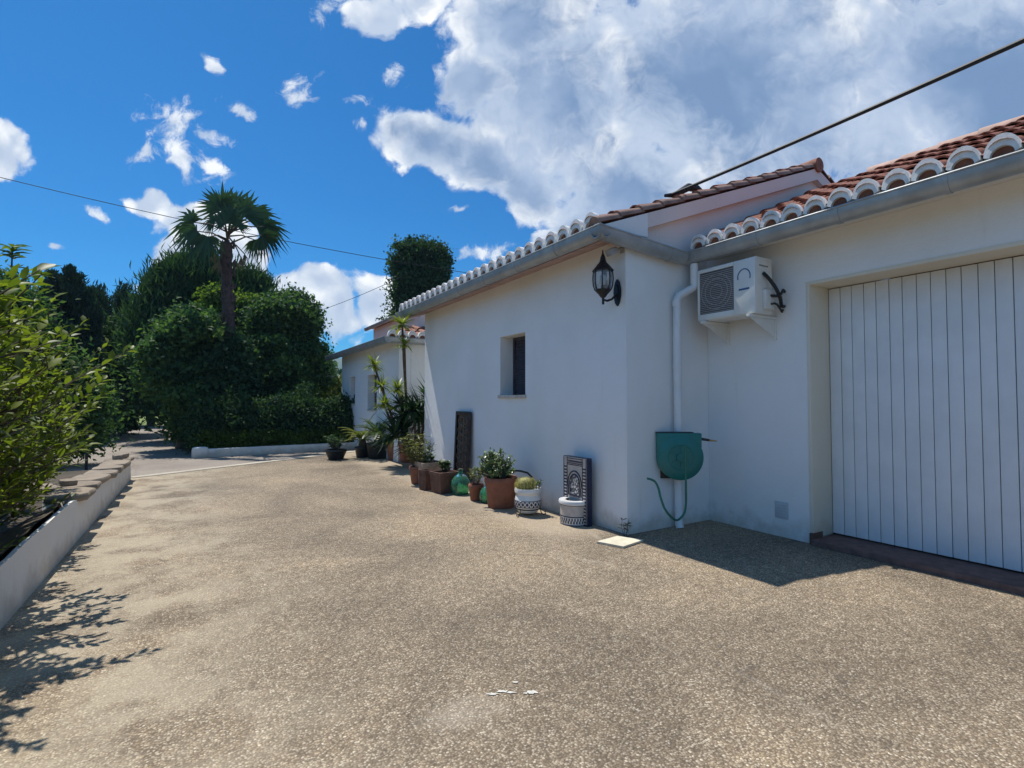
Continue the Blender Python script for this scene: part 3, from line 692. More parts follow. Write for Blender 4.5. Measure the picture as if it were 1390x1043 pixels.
# taller rosy block
UB1 = onX(507, 455, 5.0).y
b = MB(); b.box((5.0, YF0 + 0.98, 2.9), (9.5, UB1, 3.90)); b.build('wall', M['plaster_pink'], house)
b = MB(); b.prism([(4.84, YF0 + 0.8, 3.905), (4.84, UB1 + 0.3, 3.905), (7.2, UB1 + 0.3, 4.28), (7.2, YF0 + 0.8, 4.28)], (0, 0, 0.075)); b.prism([(9.66, YF0 + 0.8, 3.905), (9.66, UB1 + 0.3, 3.905), (7.205, UB1 + 0.3, 4.28), (7.205, YF0 + 0.8, 4.28)], (0, 0, 0.075)); b.build('roof', M['ridge'], house)
gutter((4.775, YF0 + 0.78, 3.955), (4.775, UB1 + 0.35, 3.955), (1, 0, 0), r=0.055).build('gutter', M['zinc'], house)

# ================================================================== FITTINGS ON THE HOUSE
# wall lantern on the facade
lc = onX(818.5, 385, 3.86); ly = lc.y
lam = thing('wall_lantern', 'black wall lantern with ribbed glass body under the gutter corner', 'lantern', (XA, ly, 2.55))
LZ = onX(818, 414, 3.86).z; top = onX(818, 345, 3.86).z; s_ = (top - LZ) / 0.62
C_ = Vector((3.86, ly, LZ))
b = MB(); b.lathe([(0, 0.0), (0.014, 0.005), (0.014, 0.075), (0.03, 0.085), (0.05, 0.115), (0.088, 0.155), (0.092, 0.17), (0, 0.172)], C_, 8)
b.lathe([(0, 0.375), (0.118, 0.375), (0.122, 0.388), (0.10, 0.412), (0.07, 0.45), (0.045, 0.475), (0.034, 0.50), (0.028, 0.535), (0.010, 0.58), (0.006, 0.62), (0, 0.622)], C_, 8)
for k in range(8):
    a = 2 * math.pi * k / 8; ca, sa = math.cos(a), math.sin(a)
    b.tube([C_ + Vector((r * ca, r * sa, z)) for r, z in ((0.090, 0.165), (0.108, 0.22), (0.114, 0.29), (0.110, 0.345), (0.104, 0.38))], 0.007, 6)
b.build('lantern_frame', M['iron'], lam)
b = MB(); b.lathe([(0.082, 0.172), (0.100, 0.22), (0.106, 0.29), (0.102, 0.345), (0.096, 0.374)], C_, 24); b.build('glass_body', M['lampglass'], lam)
b = MB(); b.tube([C_ + Vector((0, 0, 0.17)), C_ + Vector((0, 0, 0.22))], 0.016, 10, 0); b.lathe([(0, 0.335), (0.02, 0.325), (0.03, 0.29), (0.02, 0.24), (0.014, 0.22), (0, 0.219)], C_, 16, 1)
b.build('bulb', [M['iron'], M['potwhite']], lam)
py_ = ly - 0.03
b = MB(); b.tube([C_ + Vector((0, 0, 0.055)), C_ + Vector((0.06, 0, 0.05)), C_ + Vector((0.13, 0, 0.075)), C_ + Vector((0.19, 0, 0.13)), C_ + Vector((XA - 3.86 - 0.01, 0, 0.15))], 0.013, 10)
b.build('arm', M['iron'], lam)
b = MB(); cz = LZ + 0.16; ol = [(0, -0.155), (0.03, -0.12), (0.05, -0.05), (0.055, 0.0), (0.05, 0.05), (0.03, 0.12), (0, 0.155), (-0.03, 0.12), (-0.05, 0.05), (-0.055, 0), (-0.05, -0.05), (-0.03, -0.12)]
b.prism([(XA - 0.026, ly + u, cz + v) for u, v in ol], (0.024, 0, 0)); b.prism([(XA - 0.036, ly + u * .6, cz + v * .6) for u, v in ol], (0.012, 0, 0)); b.build('backplate', M['iron'], lam)

# small security light tucked under the gutter
sc_ = onX(831, 341, 3.93)
o = thing('security_light', 'small grey security light tucked under the gutter above the lantern', 'light', (XA, sc_.y, sc_.z))
b = MB(); b.box((sc_.x - 0.06, sc_.y - 0.05, sc_.z - 0.045), (sc_.x + 0.05, sc_.y + 0.05, sc_.z + 0.03), 0, 0.015, Matrix.Rotation(R(-25), 3, 'Y')); b.build('head', M['plastic_grey'], o)
b = MB(); b.tube([(sc_.x + 0.03, sc_.y, sc_.z), (XA - 0.03, sc_.y, sc_.z + 0.05), (XA, sc_.y, sc_.z + 0.05)], 0.014, 8); b.box((XA - 0.012, sc_.y - 0.03, sc_.z), (XA, sc_.y + 0.03, sc_.z + 0.09), 0, 0.003); b.build('bracket', M['plastic_grey'], o)

# air conditioner on wall brackets
AX0, AX1 = 5.04, 5.34
a_l = onX(946, 365, AX0); a_r = onX(1025, 347, AX0)
AY1, AY0 = a_l.y, a_r.y; AZ1 = a_r.z - 0.0; AZ0 = onX(1025, 425, AX0).z
ac = thing('air_conditioner', 'cream air conditioner outdoor unit on wall brackets beside the downpipe', 'air conditioner', (AX1, (AY0 + AY1) / 2, AZ0))
b = MB(); b.box((AX0 + 0.012, AY0, AZ0), (AX1, AY1, AZ1), 0, 0.012)
gy0 = AY1 - (AY1 - AY0) * 0.63
b.box((AX0, AY0 + 0.004, AZ0 + 0.012), (AX0 + 0.02, gy0 - 0.014, AZ1 - 0.012), 0, 0.006)
b.box((AX0, gy0 - 0.012, AZ1 - 0.05), (AX0 + 0.02, AY1 - 0.004, AZ1 - 0.012), 0, 0.005); b.box((AX0, gy0 - 0.012, AZ0 + 0.012), (AX0 + 0.02, AY1 - 0.004, AZ0 + 0.075), 0, 0.005); b.box((AX0, AY1 - 0.035, AZ0 + 0.075), (AX0 + 0.02, AY1 - 0.004, AZ1 - 0.05), 0, 0.005)
for i in range(9): b.box((AX0 + 0.07 + i * 0.018, AY0 - 0.003, AZ1 - 0.10), (AX0 + 0.078 + i * 0.018, AY0 + 0.004, AZ1 - 0.085), 1)
b.build('casing', [M['acwhite'], M['acdark']], ac)
b = MB(); b.box((AX0 + 0.008, gy0 - 0.012, AZ0 + 0.075), (AX0 + 0.0118, AY1 - 0.035, AZ1 - 0.05), 1)
n_ = 22
for i in range(n_):
    z = AZ0 + 0.082 + i * (AZ1 - AZ0 - 0.14) / n_
    b.box((AX0 + 0.0, gy0 - 0.012, z), (AX0 + 0.006, AY1 - 0.035, z + 0.007), 0)
gc = Vector((AX0 + 0.002, (gy0 + AY1 - 0.047) / 2, (AZ0 + AZ1) / 2 + 0.01))
for rr in (0.08, 0.15, 0.20): b.tube([gc + Vector((0, rr * math.cos(t * math.pi / 12), rr * math.sin(t * math.pi / 12))) for t in range(25)], 0.004, 5)
b.build('fan_grille', [M['plastic_grey'], M['acdark']], ac)
b = MB(); ec = Vector((AX0 - 0.0015, AY0 + 0.135, AZ1 - 0.20))
arc = [(0.075 * math.cos(t), 0.085 * math.sin(t)) for t in [R(-20 + i * 12) for i in range(19)]]
b.tube([ec + Vector((0, -u, v)) for u, v in arc], 0.006, 6); b.build('emblem', M['acblue'], ac)
b = MB(); b.box((AX0 - 0.003, AY0 + 0.075, AZ1 - 0.345), (AX0 + 0.001, AY0 + 0.20, AZ1 - 0.325), 0, 0.001); b.build('lettering', M['acblue'], ac)
b = MB(); b.box((AX0 + 0.12, AY0 - 0.04, AZ0 + 0.05), (AX1 - 0.02, AY0 + 0.001, AZ0 + 0.26), 0, 0.01); b.build('valve_cover', M['acwhite'], ac)
b = MB()
b.tube(spline([(AX0 + 0.13, AY0 - 0.005, AZ1 - 0.17), (AX0 + 0.16, AY0 - 0.05, AZ1 - 0.24), (AX0 + 0.22, AY0 - 0.09, AZ0 + 0.27), (AX1 - 0.02, AY0 - 0.10, AZ0 + 0.17), (AX1 + 0.05, AY0 - 0.07, AZ0 + 0.10), (XB - 0.01, AY0 - 0.05, AZ0 + 0.10)]), 0.019, 8)
b.tube(spline([(AX1 - 0.09, AY0 - 0.035, AZ0 + 0.20), (AX1 - 0.06, AY0 - 0.10, AZ0 + 0.19), (AX1 + 0.0, AY0 - 0.11, AZ0 + 0.23), (AX1 + 0.07, AY0 - 0.08, AZ0 + 0.27), (XB - 0.01, AY0 - 0.06, AZ0 + 0.26)]), 0.015, 8)
b.tube(spline([(AX1 - 0.09, AY0 - 0.035, AZ0 + 0.11), (AX1 - 0.07, AY0 - 0.09, AZ0 + 0.10), (AX1 - 0.01, AY0 - 0.11, AZ0 + 0.02), (AX1 + 0.05, AY0 - 0.07, AZ0 + 0.05), (XB - 0.01, AY0 - 0.04, AZ0 + 0.06)]), 0.011, 6)
b.build('pipes', M['rubber'], ac)
for yb in (AY0 + 0.06, AY1 - 0.10):
    b = MB(); b.box((AX0 - 0.05, yb - 0.02, AZ0 - 0.035), (XB, yb + 0.02, AZ0 - 0.004), 0, 0.003); b.box((XB - 0.03, yb - 0.02, AZ0 - 0.26), (XB, yb + 0.02, AZ0 - 0.036), 0, 0.003)
    b.prism([(AX0 - 0.03, yb - 0.004, AZ0 - 0.036), (XB - 0.03, yb - 0.004, AZ0 - 0.22), (XB - 0.03, yb - 0.004, AZ0 - 0.036)], (0, 0.008, 0)); b.box((AX0 + 0.02, yb - 0.016, AZ0 - 0.004), (AX0 + 0.05, yb + 0.016, AZ0 + 0.001), 1)
    b.build('bracket', [M['acwhite'], M['black']], ac)

# hose reel, turned out of the corner on its wall pivot
hq = onY(926, 621, 4.08); hr = 0.262; RTH = R(-34)
hc = Vector((hq.x + 0.115, 4.085, hq.z))
reel = thing('hose_reel', 'green hose reel box hung in the corner below the downpipe with a hose loop', 'hose reel', (hc.x, YA0, hc.z))
reel.rotation_euler = (0, 0, RTH)
b = MB()
b.lathe([(0, -0.060), (hr * 0.9, -0.058), (hr, -0.045), (hr, 0.045), (hr * 0.92, 0.060), (hr * 0.55, 0.066), (hr * 0.53, 0.060), (0.05, 0.060), (0.05, 0.078), (0.0, 0.079)], hc, 40, 0, 'Y')
b.box((hc.x - hr, hc.y - 0.048, hc.z + hr * 0.15), (hc.x + hr * 0.93, hc.y + 0.048, hc.z + hr * 1.06), 0, 0.012)
for k in range(6):
    a = k * math.pi / 3; b.box((hc.x - 0.004, hc.y - 0.066, hc.z + 0.05), (hc.x + 0.004, hc.y - 0.058, hc.z + hr * 0.5), 0, 0.002, Matrix.Rotation(a, 3, 'Y'), (hc.x, hc.y - 0.062, hc.z))
b.build('reel_casing', M['reelgreen'], reel)
b = MB(); b.box((hc.x - hr - 0.012, hc.y + 0.061, hc.z - hr * 0.98), (hc.x - hr + 0.24, hc.y + 0.078, hc.z + hr * 1.03), 0, 0.004)
b.box((hc.x - hr + 0.09, hc.y + 0.0785, hc.z - 0.06), (hc.x - hr + 0.13, YA0 - 0.004, hc.z + 0.06), 0, 0.004); b.box((hc.x - hr - 0.01, hc.y - 0.03, hc.z + hr * 1.062), (hc.x + hr * 0.6, hc.y + 0.078, hc.z + hr * 1.10), 0, 0.005); b.build('mount', M['black'], reel)
b = MB(); nz0 = Vector((hc.x + hr * 0.92, hc.y, hc.z + hr * 0.80)); b.tube([nz0, nz0 + Vector((0.10, 0, -0.015))], [0.017, 0.014], 10, 0); b.tube([nz0 + Vector((0.10, 0, -0.015)), nz0 + Vector((0.185, 0, -0.025))], [0.011, 0.007], 10, 1); b.build('nozzle', [M['black'], M['brass']], reel)
hp = [(930, 606), (930.5, 630), (931, 660), (931, 685), (928, 698), (920, 706), (912, 703), (905, 692), (902, 678), (901, 664), (898, 655), (891, 652)]
pts = [onY(x, y, 3.955) for x, y in hp]
fine = []
for i in range(len(pts) - 1):
    p0, p1, p2, p3 = pts[max(0, i - 1)], pts[i], pts[i + 1], pts[min(len(pts) - 1, i + 2)]
    for k in range(5):
        t = k / 5; fine.append(0.5 * ((2 * p1) + (p2 - p0) * t + (2 * p0 - 5 * p1 + 4 * p2 - p3) * t * t + (3 * p1 - p0 - 3 * p2 + p3) * t ** 3))
fine.append(pts[-1])
for i, p in enumerate(fine):
    p.y += 0.14 * max(0, (i - len(fine) * 0.55) / (len(fine) * 0.45)); q = p - Vector((hc.x, YA0, hc.z)); p.xyz = Vector((hc.x, YA0, hc.z)) + Matrix.Rotation(-RTH, 3, 'Z') @ q
b = MB(); b.tube(fine, 0.0125, 10); b.build('hose', M['hosegreen'], reel)

# cables
ce = Vector((5.15, 4.35, zz(5.15) + 0.13))
def sag_cable(name, p0, p1, sag, r, label, n=24, mat='rubber'):
    p0, p1 = Vector(p0), Vector(p1); b = MB()
    b.tube([p0.lerp(p1, i / n) - Vector((0, 0, sag * 4 * (i / n) * (1 - i / n))) for i in range(n + 1)], r, 8)
    return tag(b.build(name, M[mat], None, p0), label, 'cable')
p_in = onX(1390, 36, 4.75)
ce = onY(912, 264, 4.42)
pf = ce + (p_in - ce) * 2.6
sag_cable('overhead_cable', ce, pf, 0.10, 0.019, 'thick black overhead cable rising from the gable roof to the upper right')
cb = onY(938, 257, 4.45); o = MB()
o.tube([ce + Vector((-0.1, 0.02, -0.03)), ce + Vector((0.05, 0, 0.0)), cb + Vector((-0.05, 0, 0.015)), cb + Vector((0.12, 0, 0.03)), cb + Vector((0.26, 0.02, 0.02))], [0.02, 0.035, 0.05, 0.045, 0.02], 10)
tag(o.build('cable_anchor', M['rubber'], None, cb), 'black cable splice lying on the gable tiles where the thick cable lands', 'cable splice')
sag_cable('telephone_wire', onY(-60, 226, 23), onY(650, 373, 19.5), 0.25, 0.012, 'long thin wire crossing the sky behind the palm crown')
sag_cable('telephone_wire', onY(415, 428, 30), onY(545, 376, 22), 0.1, 0.012, 'short thin wire slanting up in front of the white cloud')
pole = MB(); q = ground(465, 560); pb = onX(466, 540, 4.3)
pole.tube([(4.2, 20.6, 0), (4.2, 20.6, 2.55)], [0.07, 0.055], 10); pole.box((4.0, 20.56, 2.35), (4.4, 20.64, 2.42), 0, 0.01)
tag(pole.build('post', M['galv'], None, (4.2, 20.6, 0)), 'grey post with a crossbar behind the far white wall corner', 'post')

# ================================================================== GARDEN WALL
gw = thing('garden_wall', 'low white plastered garden wall with flat brown coping stones', 'wall', (-1.25, 5, 0))
def wtop(y): return 0.44 + 0.03 * math.sin(y * 0.9 + 1)
b = MB(); nseg = 44; y0, y1 = -3.0, 12.05
vs = []
for i in range(nseg + 1):
    y = y0 + (y1 - y0) * i / nseg; z = wtop(y) - (0.05 if y > 7.2 else 0) + random.uniform(-0.008, 0.008)
    for x, zz_ in ((-1.42, -0.05), (-1.09, -0.05), (-1.105, z), ((-1.41 if y > 7.25 else -1.135), z)): vs.append((x, y, zz_))
fs = [(i * 4 + k, i * 4 + (k + 1) % 4, i * 4 + 4 + (k + 1) % 4, i * 4 + 4 + k) for i in range(nseg) for k in range(4)] + [(0, 1, 2, 3), (nseg * 4 + 3, nseg * 4 + 2, nseg * 4 + 1, nseg * 4)]
b._new(vs, fs); b.build('wall_body', M['plaster_old'], gw)
def slab(b, cx, cy, z, lx, ly, h, ang=0.0, tilt=0.0):
    n = 11; ol = []
    for k in range(n):
        a = 2 * math.pi * k / n; q = 1 / max(abs(math.cos(a)) ** 1, abs(math.sin(a)) ** 1) ; q = min(q, 1.34) * random.uniform(0.90, 1.03)
        ol.append((lx * math.cos(a) * q, ly * math.sin(a) * q))
    m = Matrix.Rotation(ang, 3, 'Z') @ Matrix.Rotation(tilt, 3, 'X')
    vs = [Vector((cx, cy, z)) + m @ Vector((u * f, v * f, hh + random.uniform(-.006, .006))) for f, hh in ((0.93, 0), (1.0, h * .35), (1.0, h * .7), (0.94, h)) for u, v in ol]
    fs = [tuple(range(n))[::-1], tuple(range(3 * n, 4 * n))] + [(r * n + k, r * n + (k + 1) % n, (r + 1) * n + (k + 1) % n, (r + 1) * n + k) for r in range(3) for k in range(n)]
    b._new(vs, fs)
y = 7.05
while y < 12.0:
    ln = random.uniform(0.55, 0.95)
    b = MB(); slab(b, -1.235 + random.uniform(-.02, .02), y + ln / 2, wtop(y + ln / 2) - 0.052 + random.uniform(-.006, .006), 0.20, ln / 2 * 0.96, random.uniform(0.065, 0.085), random.uniform(-.05, .05), random.uniform(-.015, .015))
    b.build('coping_stone', M['stone'], gw); y += ln * 0.97
for (cy_, cx_, h_) in ((8.0, -1.33, 0.055), (11.5, -1.24, 0.085), (11.8, -1.20, 0.07)):
    b = MB(); slab(b, cx_, cy_, wtop(cy_) + 0.025, 0.075, 0.11, h_, random.uniform(-.5, .5), 0.05); b.build('coping_stone', M['stone'], gw)
b = MB(); slab(b, -1.95, 9.1, 0.31, 0.34, 0.24, 0.035, 0.5, 0.05); tag(b.build('flat_stone', M['stone'], None, (-1.95, 9.1, 0.34)), 'pale flat stone lying on the soil behind the low white wall', 'stone')

# ================================================================== POTS AND THINGS ALONG THE HOUSE FRONT
def pot_profile(r1, r0, h, lip=0.02, liph=0.06, t=0.018):
    return [(0, 0.0), (r0 * 0.96, 0.0), (r0, 0.012), (r1 - lip * 0.6, h - liph), (r1, h - liph + 0.008), (r1 * 1.0, h - 0.008), (r1 - 0.006, h), (r1 - t - lip * .5, h), (r1 - t - lip * .6, h - liph * 0.9), (0, h - liph * 0.9)]
def sq_pot(b, c, w, d, h, taper=0.82, rot=0.0, mi=0, lip=0.05):
    m = Matrix.Rotation(rot, 3, 'Z')
    def ring(k, z): return [Vector(c) + m @ Vector((sx * w / 2 * k, sy * d / 2 * k, z)) for sx, sy in ((-1, -1), (1, -1), (1, 1), (-1, 1))]
    rs = [ring(taper, 0), ring(0.97, h - lip), ring(1.03, h - lip + .004), ring(1.03, h), ring(0.90, h), ring(0.88, h - 0.05)]
    vs = [v for r in rs for v in r]
    fs = [(0, 1, 2, 3)] + [(i * 4 + k, i * 4 + (k + 1) % 4, i * 4 + 4 + (k + 1) % 4, i * 4 + 4 + k) for i in range(5) for k in range(4)] + [(20, 21, 22, 23)]
    b._new(vs, fs, mi)
def soil_disc(name, c, r, z, parent):
    b = MB(); b.lathe([(0, z + 0.015), (r * .6, z + 0.012), (r, z)], c, 18); return b.build('soil', M['soil'], parent)
def stemmy(parent, c, z0, n_stem, h, spread, leaf, L, W, mat, per=16, twig_r=0.006, shape='leaf', up=0.5, name='foliage', lean=(0, 0)):
    """upright stems with leaves along them"""
    b = MB(); P = []; D = []
    for i in range(n_stem):
        a = random.uniform(0, 2 * math.pi); rr = spread * math.sqrt(random.random()); hh = h * random.uniform(0.55, 1.05)
        tip = Vector((c[0] + rr * math.cos(a) + lean[0], c[1] + rr * math.sin(a) + lean[1], z0 + hh)); base = Vector((c[0] + rr * .25 * math.cos(a), c[1] + rr * .25 * math.sin(a), z0 - 0.02))
        mid = base.lerp(tip, 0.5) + Vector((random.gauss(0, .02), random.gauss(0, .02), 0.03))
        b.tube([base, mid, tip], [twig_r, twig_r * .8, twig_r * .4], 5)
        for k in range(per):
            t = random.uniform(0.25, 1.0); p = base.lerp(mid, t * 2) if t < 0.5 else mid.lerp(tip, t * 2 - 1)
            th = random.uniform(0, 2 * math.pi)
            P.append(p); D.append((math.cos(th), math.sin(th), random.uniform(-0.2, 1) * up + up * .3))
    b.build('stems', M['twig'], parent)
    n = len(P); s = 0.7 + 0.6 * RNG.random(n)
    return leaves(name, np.array([tuple(p) for p in P]), D, rand_dirs(n) * .5 + np.array([0, 0, 1.0]), L * s, W * s, mat, parent, shape=shape)

# mosaic wall fountain leaning at the wall
FX = 3.93; fy1 = onX(765, 660, FX).y; fy0 = onX(797, 660, FX).y; fz = onX(797, 623, FX).z
fo = thing('tile_fountain', 'blue and white tiled fountain panel with a half round basin leaning on the facade', 'fountain', (FX, (fy0 + fy1) / 2, 0))
fw = fy1 - fy0; fcy = (fy0 + fy1) / 2
b = MB(); b.box((FX, fy0, 0.0), (FX + 0.075, fy1, fz), 0, 0.004); b.build('panel_slab', M['blueglaze'], fo)
b = MB(); b.box((FX - 0.004, fy0 + 0.006, 0.02), (FX + 0.002, fy1 - 0.006, fz - 0.006), 0)
b.build('tile_face', M['tilegrey'], fo)
b = MB()
def fr_box(u0, u1, z0, z1, mi, pr): b.box((FX - 0.004 - pr, fcy + u0, z0), (FX - 0.0042, fcy + u1, z1), mi)
hw = fw / 2
for s in (-1, 1):
    for (a, c, mi) in ((hw - 0.008, hw - 0.018, 0), (hw - 0.078, hw - 0.088, 0)):
        fr_box(min(s * a, s * c), max(s * a, s * c), 0.02, fz - 0.01, mi, 0.003)
    n = 17
    for k in range(n):
        z = 0.04 + k * (fz - 0.14) / n
        fr_box(min(s * (hw - 0.022), s * (hw - 0.074)), max(s * (hw - 0.022), s * (hw - 0.074)), z, z + (fz - 0.14) / n * 0.42, 0, 0.003)
        fr_box(min(s * (hw - 0.038), s * (hw - 0.058)), max(s * (hw - 0.038), s * (hw - 0.058)), z + (fz - 0.14) / n * 0.55, z + (fz - 0.14) / n * 0.85, 1, 0.0035)
for z in (fz - 0.018, fz - 0.046, fz - 0.076, fz - 0.094): fr_box(-hw + 0.09, hw - 0.09, z - 0.009, z, 0, 0.0032)
for k in range(12):
    u = -hw + 0.1 + k * (fw - 0.2) / 12; fr_box(u, u + 0.012, fz - 0.068, fz - 0.05, 0, 0.003)
b.build('border_tiles', [M['blueglaze'], M['potwhite']], fo)
def horseshoe(w, zs, zc, r, k=1.0):
    pts = [(-w, zs)]; 
    for i in range(25):
        a = R(205 - i * 230 / 24); pts.append((r * math.cos(a), zc + r * k * math.sin(a)))
    return pts + [(w, zs)]
azc = fz * 0.60; ar = hw * 0.56
b = MB()
arch_o = horseshoe(ar * 0.95, 0.33, azc, ar, 1.15); arch_i = horseshoe(ar * 0.70, 0.34, azc, ar * 0.74, 1.15)
b.tube([(FX - 0.006, fcy + u, z) for u, z in arch_o], 0.0085, 6); b.tube([(FX - 0.006, fcy + u, z) for u, z in arch_i], 0.008, 6)
b.box((FX - 0.012, fcy - ar * .74, 0.325), (FX - 0.0045, fcy + ar * .74, 0.345), 0)
b.build('arch', M['blueglaze'], fo)
b = MB(); b._new([(FX - 0.0055, fcy + u, z) for u, z in arch_i], [tuple(range(len(arch_i)))]); b.build('arch_mosaic', M['mosaic'], fo)
bx = FX - 0.01; br = fw * 0.40
b = MB(); seg = 20
def half(r, z): return [(bx - r * math.sin(math.pi * k / seg) * 0.95, fcy + r * math.cos(math.pi * k / seg), z) for k in range(seg + 1)]
rings = [(br * 0.93, 0.0), (br * 0.96, 0.03), (br * 0.96, 0.11), (br * 0.97, 0.24), (br * 1.06, 0.25), (br * 1.08, 0.275), (br * 1.04, 0.29), (br * 0.62, 0.29), (br * 0.58, 0.22), (br * .1, 0.2)]
mis = [0, 0, 1, 0, 0, 0, 0, 2, 2]
for i in range(len(rings) - 1):
    A, B = half(*rings[i]), half(*rings[i + 1]); mi = (0, 0, 1, 0, 0, 0, 0, 2, 2)[i]
    b._new(A + B, [(k, k + 1, seg + 2 + k, seg + 1 + k) for k in range(seg)], mi, True)
basin = b.build('basin', [M['potwhite'], M['tilegrey'], M['blueglaze']], fo)
b = MB()
for (z0_, z1_) in ((0.004, 0.014), (0.10, 0.112), (0.236, 0.246)):
    A, B = half(br * 0.965 + 0.004, z0_), half(br * 0.965 + 0.004, z1_)
    b._new(A + B, [(k, k + 1, seg + 2 + k, seg + 1 + k) for k in range(seg)], 0, True)
for k in range(16):
    for (fa, fb, z0_, z1_) in ((0.1, 0.55, 0.028, 0.06), (0.45, 0.9, 0.06, 0.092)):
        a0 = math.pi * (k + fa) / 16; a1 = math.pi * (k + fb) / 16; r_ = br * 0.965 + 0.004
        b._new([(bx - r_ * math.sin(a) * .95, fcy + r_ * math.cos(a), z) for a, z in ((a0, z0_), (a1, z0_), (a1, z1_), (a0, z1_))], [(0, 1, 2, 3)])
b.build('basin_border', M['blueglaze'], basin)

# cactus in a white painted pot on an iron stand
pc = Vector((3.70, 5.72, 0.03))
ct = thing('cactus_pot', 'white round bellied pot with a blue band holding a spiny barrel cactus', 'potted cactus', pc)
b = MB(); b.lathe([(0, 0), (0.11, 0), (0.135, 0.02), (0.172, 0.09), (0.178, 0.14), (0.165, 0.20), (0.152, 0.232), (0.158, 0.25), (0.172, 0.262), (0.176, 0.30), (0.170, 0.315), (0.15, 0.315), (0.148, 0.27), (0, 0.268)], pc, 36); b.build('pot', M['potwhite'], ct)
b = MB()
for k in range(20):
    a = 2 * math.pi * k / 20
    for (da, z, s) in ((0, 0.125, 0.020), (0.155, 0.15, 0.013), (0.155, 0.10, 0.013)):
        rr = 0.1795 if z < 0.14 else 0.1785
        ctr = pc + Vector((rr * math.cos(a + da), rr * math.sin(a + da), z)); t = Vector((-math.sin(a + da), math.cos(a + da), 0))
        b._new([ctr - t * s, ctr - Vector((0, 0, s * 1.2)), ctr + t * s, ctr + Vector((0, 0, s * 1.2))], [(0, 1, 2, 3)])
for z, rr in ((0.085, 0.1735), (0.165, 0.1765)):
    b.tube([pc + Vector((rr * math.cos(2 * math.pi * k / 36), rr * math.sin(2 * math.pi * k / 36), z)) for k in range(37)], 0.004, 5)
b.build('painted_band', M['blueglaze'], ct)
b = MB(); cc = pc + Vector((-0.03, 0.01, 0.262)); nr = 18; vs = []; prof = [(0.02, -0.01), (0.10, 0.02), (0.125, 0.07), (0.122, 0.12), (0.09, 0.165), (0.045, 0.185), (0.0, 0.183)]
for k in range(nr * 2):
    a = math.pi * k / nr
    for r_, z in prof: q = r_ * (1.0 if k % 2 else 0.86); vs.append(cc + Vector((q * math.cos(a), q * math.sin(a), z)))
m_ = len(prof); b._new(vs, [(k * m_ + i, ((k + 1) % (nr * 2)) * m_ + i, ((k + 1) % (nr * 2)) * m_ + i + 1, k * m_ + i + 1) for k in range(nr * 2) for i in range(m_ - 1)], 0, True)
b.build('cactus', M['cactus'], ct, sharp=80)
P = []; D = []
for k in range(nr):
    a = math.pi * (2 * k + 1) / nr
    for i in range(14):
        t = i / 13; z = 0.02 + 0.16 * t; r_ = 0.128 * math.sqrt(max(0.02, 1 - (abs(z - 0.085) / 0.12) ** 2))
        for q in range(3): P.append(tuple(cc + Vector((r_ * math.cos(a), r_ * math.sin(a), z)))); D.append((math.cos(a) + random.gauss(0, .6), math.sin(a) + random.gauss(0, .6), random.gauss(0.3, .5)))
M['spine'] = leafmat('cactus_spine', (0.42, 0.34, 0.10), (0.70, 0.62, 0.26), 0.3, 0.6)
leaves('spines', np.array(P), D, rand_dirs(len(P)), 0.030, 0.0035, M['spine'], ct)
stemmy(ct, (pc.x + 0.11, pc.y - 0.07), pc.z + 0.27, 4, 0.16, 0.05, None, 0.045, 0.02, M['lf_grass'], per=10, name='small_succulent')
b = MB()
b.tube([pc + Vector((0.16 * math.cos(2 * math.pi * k / 30), 0.16 * math.sin(2 * math.pi * k / 30), 0.055)) for k in range(31)], 0.007, 6)
for a in (200, 320, 80):
    a = R(a); e = Vector((math.cos(a), math.sin(a), 0))
    b.tube([pc + e * 0.16 + Vector((0, 0, 0.055)), pc + e * 0.175 + Vector((0, 0, 0.0)), pc + e * 0.20 + Vector((0, 0, -0.022)), pc + e * 0.235 + Vector((0, 0, -0.012)), pc + e * 0.235 + Vector((0, 0, 0.012)), pc + e * 0.215 + Vector((0, 0, 0.012))], 0.0065, 6)
tag(b.build('pot_stand', M['iron'], None, pc), 'low black iron stand with curled feet under the white cactus pot', 'stand')
# dark hoop rising behind the two pots
b = MB(); hpnt = [(726, 690), (728, 672), (727, 660), (723, 649), (716, 642), (706, 639.5), (694, 639), (684, 641)]
b.tube([onX(x, y, 3.98) if i else ground(726, 686) for i, (x, y) in enumerate(hpnt)], 0.014, 10)
h0 = onX(726, 690, 3.98)
tag(b.build('bent_hose', M['rubber'], None, (3.98, h0.y, 0)), 'dark bent hose arching against the wall behind the cactus pot', 'hose')

